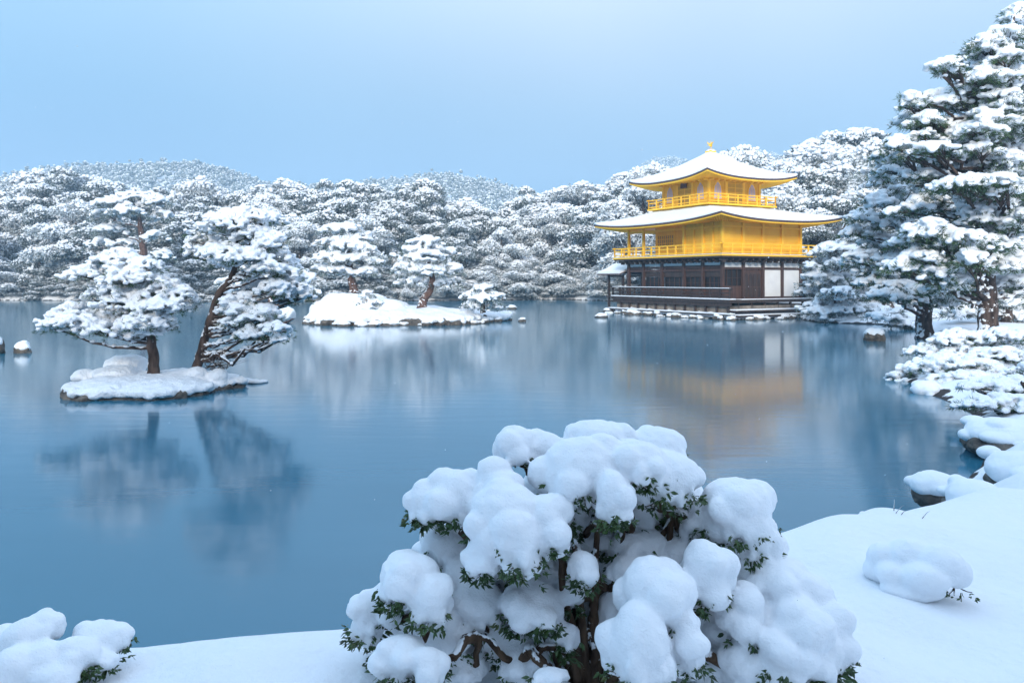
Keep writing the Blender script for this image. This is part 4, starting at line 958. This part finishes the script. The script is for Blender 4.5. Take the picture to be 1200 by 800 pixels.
spread('snow loaded branch sweeping low over the water below the spreading pine, right edge', 'low_pine', 'pine branch', 1215, 465, 16.5,
    [(1135, 452, 14, 5, 0), (1160, 450, 24, 6, 0), (1190, 447, 26, 8, .2), (1150, 470, 20, 7, -.6), (1178, 468, 26, 8, -.6), (1205, 470, 22, 8, -.8), (1205, 432, 18, 7, 1.0), (1130, 473, 10, 5, -.7), (1186, 478, 18, 5, -.8)], 48, lump=.10, voxel=.018, nd=.9)

def mound(name, label, cat, bl, seed, vox, noise=(.01, 8), mt='snow_near', root=None, extra=True):
    """soft snow mass from fused lumps"""
    rng = np.random.default_rng(seed); Bl = np.array(bl); c = Bl[:, :3].mean(0)
    if root is None: root = thing(name, label, cat, tuple(c))
    c = np.array(root.location)
    Cn = Bl[:, :3]-c; R = Bl[:, 3:6]
    if extra:
        k = 5; C2 = np.repeat(Cn, k, 0)+rng.normal(0, .42, (len(Cn)*k, 3))*np.repeat(R, k, 0)*[1, 1, .7]; R2 = np.repeat(R, k, 0)*rng.uniform(.35, .6, (len(Cn)*k, 1))
        Cn = np.concatenate([Cn, C2]); R = np.concatenate([R, R2])
    V, F = ellipsoids(Cn, R, 3 if len(Cn) < 400 else 2, rng, .0, rot=False)
    link('snow', remesh('snow', V, F, vox, 8, noise[0], noise[1], seed, .0014, 55), M[mt], root)
    return root
# boulders and mounds along the right bank
def boulder(label, px, py, rxp, ryp, Y, seed):
    c = at(px, py, Y); s = Y/FPX
    r = thing('boulder', label, 'boulder', (c[0], c[1], c[2])); rng = np.random.default_rng(seed)
    k = 7; Cn = rng.uniform(-.45, .45, (k, 3))*[rxp*s, rxp*s, ryp*s*.4]-[0, 0, ryp*s*.85]; R = rng.uniform(.45, .7, (k, 1))*np.array([rxp*s, rxp*s, ryp*s*1.1])
    V, F = ellipsoids(Cn, R, 2, rng, .06); link('stone', remesh('stone', V, F, .015, 1, .03, 5, seed, .008, 22), M['rock'], r)
    mound('', '', '', [(c[0]+dx*rxp*s, c[1]+dy*rxp*s, c[2]+dz*ryp*s, a*rxp*s, a*rxp*s, b_*ryp*s) for dx, dy, dz, a, b_ in [(0, 0, 0, .85, .8), (-.35, -.1, -.1, .6, .7), (.35, .1, 0, .65, .75), (0, -.4, -.15, .6, .6), (.1, .4, .05, .6, .6)]], seed+1, .016, (.012, 5), root=r)
    return r
boulder('large snow covered boulder at the waterline under the low branches, right edge', 1172, 506, 44, 20, 13.2, 61)
boulder('snow covered boulder below the large one at the right edge of the picture', 1195, 548, 42, 24, 10.2, 62)
boulder('snow capped boulder with a dark wet face at the water edge of the right bank', 1093, 566, 28, 16, 9.3, 63)
boulder('small smooth snow covered boulder peeping over the crest of the near bank', 1020, 609, 20, 7, 6.4, 64)
boulder('round snow covered boulder next to the dark faced one, on its bank side', 1140, 580, 34, 22, 8.2, 65)
boulder('small snow capped stone in the water under the low spreading pine', 1085, 455, 18, 12, 20.2, 66)

# ------------------------------------------------------------------ azalea shrubs of the foreground
def leaves(mb, P, D, size, rng):
    """folded pointed leaves"""
    n = len(P); D = D/(np.linalg.norm(D, axis=1)[:, None]+1e-9); S = np.cross(D, rng.normal(0, 1, (n, 3))); S /= np.linalg.norm(S, axis=1)[:, None]+1e-9
    N = np.cross(D, S); L_ = size*rng.uniform(.6, 1.25, (n, 1)); Wd = L_*.21
    a = P; m1 = P+D*L_*.45; t = P+D*L_-N*L_*.08; l_ = m1+S*Wd+N*Wd*.35; r = m1-S*Wd+N*Wd*.35; m2 = P+D*L_*.2+S*Wd*.6+N*Wd*.2; m3 = P+D*L_*.2-S*Wd*.6+N*Wd*.2
    V = np.stack([a, m2, l_, t, r, m3, m1], 1).reshape(-1, 3); b_ = np.arange(n)[:, None]*7
    T_ = np.concatenate([b_+np.array([[0, 6, 1]]), b_+np.array([[1, 6, 2]]), b_+np.array([[2, 6, 3]]), b_+np.array([[3, 6, 4]]), b_+np.array([[4, 6, 5]]), b_+np.array([[5, 6, 0]])])
    mb.add(V, T=T_)
def azalea(label, base, lumps, seed, vox, trunks, leafden=1.0, drips=True, leafsize=.026):
    rng = np.random.default_rng(seed); base = np.array(base); root = thing('azalea_shrub', label, 'shrub', tuple(base))
    bl = []; Lf = MB(); Bb = MB()
    for (px, py, rx, ry, Y, front) in lumps:
        c = at(px, py, Y); s = Y/FPX; a, b_ = rx*s*1.1, ry*s*1.06; dep = (a+b_)/2*1.1
        bl.append((*c, a*.86, dep*.86, b_*.9))
        if drips:      # lobes sagging from the rim
            for q in range(int(7+rx*.15)):
                an = rng.uniform(0, 2*np.pi); e = rng.uniform(.55, .9); z = -rng.uniform(.2, .75)
                k = math.sqrt(max(.05, 1-z*z)); r_ = rng.uniform(.16, .30)*min(a, b_)
                bl.append((c[0]+math.cos(an)*a*k*e, c[1]+math.sin(an)*dep*k*e, c[2]+z*b_, r_*1.15, r_*1.15, r_*1.9))
            for q in range(16):      # ragged lower fringe
                an = rng.uniform(0, 2*np.pi); z = -rng.uniform(.45, 1.0); k = math.sqrt(max(.03, 1-z*z)); r_ = rng.uniform(.010, .024)
                bl.append((c[0]+math.cos(an)*a*k*.95, c[1]+math.sin(an)*dep*k*.95, c[2]+z*b_, r_, r_, r_*rng.uniform(1, 1.8)))
            for q in range(7):
                v = rng.normal(0, 1, 3); v /= np.linalg.norm(v); r_ = rng.uniform(.40, .62)*min(a, b_)
                bl.append((c[0]+v[0]*a*.72, c[1]+v[1]*dep*.72, c[2]+v[2]*b_*(.6 if v[2] > 0 else .75)-.1*b_, r_*1.2, r_*1.2, r_*1.05))
        tk, tr_ = min(((t, math.dist(t, c)) for t in trunks), key=lambda q: q[1])
        e = c+np.array([0, 0, -b_*.6]); a0 = np.array(tk)
        mid = (a0+e)/2+rng.normal(0, .03, 3)-np.array([0, 0, .05]); bp = bez(a0, mid, e, 8); bp[1:-1] += rng.normal(0, .008, (6, 3)); Bb.tube(bp-base, np.linspace(.016, .007, 8)*(1+front*.3), 6)
        # twigs and leaf rosettes under the snow
        nt = int((4+rx*.16)*leafden*(1.3 if front else (.8 if leafden > .6 else 0)))
        for q in range(nt):
            an = rng.uniform(math.pi*1.05, math.pi*1.95) if rng.random() < .75 else rng.uniform(0, 6.28)
            z = -rng.uniform(.55, 1.0); k = math.sqrt(max(.02, 1-z*z)); kk = min(1.0, k+.35)
            p = c+np.array([math.cos(an)*a*kk*.85, math.sin(an)*dep*kk*.85, z*b_-.01])
            Bb.tube(bez(e+rng.normal(0, .01, 3), (e+p)/2+[0, 0, -.02], p, 5)-base, np.linspace(.005, .0022, 5), 5)
            for w_ in range(rng.integers(1, 4)):
                pp = p+rng.normal(0, .014, 3); nl = rng.integers(4, 8)
                D = np.stack([np.cos(an)+rng.normal(0, .8, nl), np.sin(an)+rng.normal(0, .8, nl), rng.uniform(-1.3, .25, nl)], 1)
                leaves(Lf, np.tile(pp-base, (nl, 1))+rng.normal(0, .004, (nl, 3)), D, leafsize, rng)
    for i in range(len(trunks)-1):
        pass
    # stems
    tp = [np.array(t)-base for t in trunks]
    for t in tp[1:]:
        mid = t*.5+rng.normal(0, .03, 3); path = bez(np.array([0, 0, -.08]), mid, t, 10); path[1:-1] += rng.normal(0, .008, (8, 3)); Bb.tube(path, np.linspace(.024, .010, 10), 8)
    mound('', '', '', bl, seed, vox, (.007, 9), root=root, extra=False)
    Bb.build('stems', M['twig'], root); Lf.build('leaves', M['leaf'], root, smooth=False)
    return root
LUMPS = [(603, 520, 25, 22, 3.15, 0), (640, 524, 24, 20, 3.2, 0), (682, 545, 52, 36, 3.0, 1), (700, 508, 42, 18, 3.2, 0), (770, 520, 38, 22, 3.2, 0), (717, 578, 21, 32, 2.85, 1), (778, 556, 44, 30, 3.05, 1), (745, 540, 40, 26, 3.0, 1),
    (862, 592, 46, 36, 3.05, 1), (882, 622, 28, 34, 3.0, 1), (825, 665, 29, 36, 2.8, 1), (762, 688, 36, 38, 2.68, 1), (748, 752, 38, 42, 2.55, 1), (803, 746, 20, 36, 2.62, 1), (903, 678, 42, 30, 2.95, 1),
    (930, 725, 36, 34, 2.82, 1), (872, 715, 26, 36, 2.82, 1), (968, 738, 28, 36, 2.85, 1), (915, 762, 30, 26, 2.72, 1), (978, 762, 16, 22, 2.8, 1),
    (499, 588, 20, 24, 3.0, 1), (535, 578, 28, 30, 3.0, 1), (582, 563, 26, 26, 3.0, 0), (592, 598, 46, 36, 2.85, 1), (610, 632, 26, 34, 2.75, 1), (565, 642, 20, 26, 2.8, 1), (640, 612, 25, 34, 2.82, 1), (520, 634, 28, 20, 3.05, 0),
    (480, 674, 38, 28, 2.82, 1), (505, 698, 24, 26, 2.75, 1), (430, 718, 19, 30, 2.88, 1), (470, 766, 34, 22, 2.66, 1), (500, 776, 20, 20, 2.62, 1), (622, 705, 40, 24, 2.9, 1), (560, 706, 34, 26, 2.95, 1), (542, 668, 24, 22, 3.0, 0),
    (685, 663, 16, 18, 2.8, 1), (752, 634, 30, 16, 3.1, 0), (700, 632, 24, 14, 3.15, 0), (590, 742, 30, 18, 2.95, 1), (660, 742, 18, 14, 2.85, 1), (640, 722, 16, 12, 2.8, 1), (455, 700, 22, 24, 2.9, 0),
    (720, 560, 60, 30, 3.3, 0), (790, 580, 40, 26, 3.3, 0), (640, 570, 30, 26, 3.3, 0), (540, 620, 36, 30, 3.3, 0), (660, 640, 60, 34, 3.5, 0), (760, 610, 50, 26, 3.4, 0), (660, 560, 34, 24, 3.15, 0), (740, 590, 40, 20, 3.2, 0), (700, 655, 50, 30, 3.45, 0),
    (730, 665, 16, 14, 2.95, 0), (668, 690, 16, 16, 2.95, 1), (705, 765, 20, 26, 3.1, 0), (650, 600, 22, 18, 2.95, 1), (800, 700, 26, 26, 3.1, 0), (900, 640, 26, 20, 3.1, 0), (820, 610, 26, 18, 3.1, 1), (690, 790, 30, 16, 3.2, 0), (830, 790, 30, 20, 3.0, 0),
    (660, 600, 36, 22, 3.2, 0), (690, 600, 30, 20, 3.25, 0), (520, 655, 40, 26, 3.15, 0), (560, 660, 40, 28, 3.2, 0), (600, 650, 34, 26, 3.1, 0), (640, 675, 34, 26, 3.1, 1), (470, 730, 40, 30, 3.1, 0), (520, 740, 30, 26, 2.9, 1),
    (560, 745, 34, 22, 3.0, 0), (680, 710, 22, 24, 3.1, 0), (720, 715, 24, 30, 3.0, 0), (790, 640, 34, 24, 3.15, 0), (850, 655, 40, 34, 3.1, 0), (880, 690, 46, 34, 3.05, 1), (850, 735, 30, 34, 2.95, 1), (900, 735, 34, 30, 2.85, 1), (945, 700, 36, 32, 2.95, 1), (955, 770, 24, 22, 2.75, 1), (880, 780, 34, 24, 2.75, 1), (840, 785, 24, 24, 2.85, 0), (740, 640, 26, 16, 3.05, 1), (770, 650, 24, 18, 3.1, 0), (610, 770, 34, 20, 2.9, 0), (540, 775, 30, 20, 2.9, 0),
    (640, 640, 40, 26, 3.35, 0), (730, 690, 30, 34, 3.3, 0), (830, 640, 30, 26, 3.25, 0), (800, 610, 24, 16, 3.3, 0), (600, 680, 40, 30, 3.4, 0), (520, 730, 40, 30, 3.3, 0), (700, 740, 50, 36, 3.35, 0), (860, 760, 40, 30, 3.1, 0), (645, 790, 24, 10, 2.6, 0)]
gb = at(694, 812, 2.95); gb[2] = GH(gb[0], gb[1])
TR = [tuple(gb)]+[tuple(at(*p)) for p in [(690, 740, 2.95), (700, 680, 2.98), (675, 640, 2.95), (660, 620, 2.95), (700, 610, 3.0), (735, 600, 3.05), (790, 600, 3.1), (640, 700, 2.85), (600, 660, 2.92), (560, 745, 2.8), (520, 700, 2.9), (620, 760, 2.8), (780, 700, 2.85), (850, 690, 2.95), (880, 720, 2.9), (820, 760, 2.8), (640, 560, 3.1), (560, 620, 2.95)]]
azalea('large azalea shrub buried under heavy pillows of snow in the foreground centre', gb, LUMPS, 71, .0078, TR, leafden=1.7)
gb = at(60, 812, 3.0); gb[2] = GH(gb[0], gb[1])-.05
azalea('snow pillowed shrub cut by the bottom left corner of the picture', gb,
    [(55, 728, 22, 13, 3.0, 1), (30, 742, 26, 18, 2.95, 1), (5, 752, 24, 20, 3.0, 0), (115, 745, 30, 16, 3.05, 1), (138, 744, 16, 12, 3.05, 0), (90, 765, 28, 18, 2.9, 1), (50, 772, 28, 18, 2.85, 1), (15, 780, 28, 22, 2.8, 1), (60, 790, 30, 14, 2.8, 1), (115, 772, 20, 10, 2.95, 1)], 72, .009,
    [tuple(gb)]+[tuple(at(*p)) for p in [(60, 785, 3.0), (100, 775, 2.95), (30, 775, 2.9)]])
gb = at(1085, 700, 3.85); gb[2] = GH(gb[0], gb[1])-.03
azalea('low snow buried shrub on the near right bank with a sprig of leaves showing', gb,
    [(1042, 654, 26, 20, 4.0, 0), (1068, 652, 32, 22, 3.95, 0), (1100, 662, 30, 24, 3.85, 0), (1085, 676, 30, 18, 3.8, 0), (1052, 672, 28, 16, 3.9, 0), (1118, 670, 20, 20, 3.85, 1), (1070, 690, 40, 12, 3.85, 0), (1030, 668, 20, 16, 4.0, 0)], 73, .010,
    [tuple(gb), tuple(at(1085, 680, 3.85))], leafden=.5, drips=False)
# grass stalks poking out on the bank
gs = thing('grass_stalk', 'few thin stalks poking through the snow near the low buried shrub', 'grass', tuple(at(1052, 618, 5.4)*[1, 1, 0]+[0, 0, 0])); x0, y0 = gs.location.x, gs.location.y; gs.location.z = GH(x0, y0)
mb = MB(); rng = np.random.default_rng(4)
for k in range(4):
    a = np.array([rng.normal(0, .05), rng.normal(0, .05), -.02]); e = a+[rng.normal(0, .05), rng.normal(0, .04), rng.uniform(.04, .09)]; mb.tube(bez(a, (a+e)/2+[0, 0, .02], e, 4), [.003, .003, .002, .001], 4)
mb.build('stalks', M['twig'], gs)

# ------------------------------------------------------------------ drifting snowflakes
rng = np.random.default_rng(90); nf = 240; Yf = rng.uniform(2.5, 12, nf); Xf = rng.uniform(-.68, .68, nf)*Yf; Zf = rng.uniform(1.6, 5.5, nf)
V, F = ellipsoids(np.stack([Xf, Yf, Zf], 1), rng.uniform(.0016, .0034, (nf, 1))*np.ones((1, 3)), 1, rng)
o = link('snowflakes', mesh_np('snowflakes', V, tris=F), M['snow_near']); tag(o, 'few small snowflakes drifting down over the pond', 'snow', kind='stuff')

# ------------------------------------------------------------------ haze
if HAZE_DENSITY:
    hb = MB(); hb.box((-1350, -1350, -14), (1350, 1350, 185)); hz = hb.build('haze', None, smooth=False); tag(hz, 'thin blue winter haze', kind='stuff')
    hm = bpy.data.materials.new('haze'); hm.use_nodes = True; hn = hm.node_tree.nodes; hn.clear()
    out = hn.new('ShaderNodeOutputMaterial'); pv = hn.new('ShaderNodeVolumePrincipled'); pv.inputs['Density'].default_value = HAZE_DENSITY; pv.inputs['Color'].default_value = (.50, .70, .88, 1); pv.inputs['Anisotropy'].default_value = 0
    hm.node_tree.links.new(pv.outputs[0], out.inputs['Volume']); hz.data.materials.append(hm)
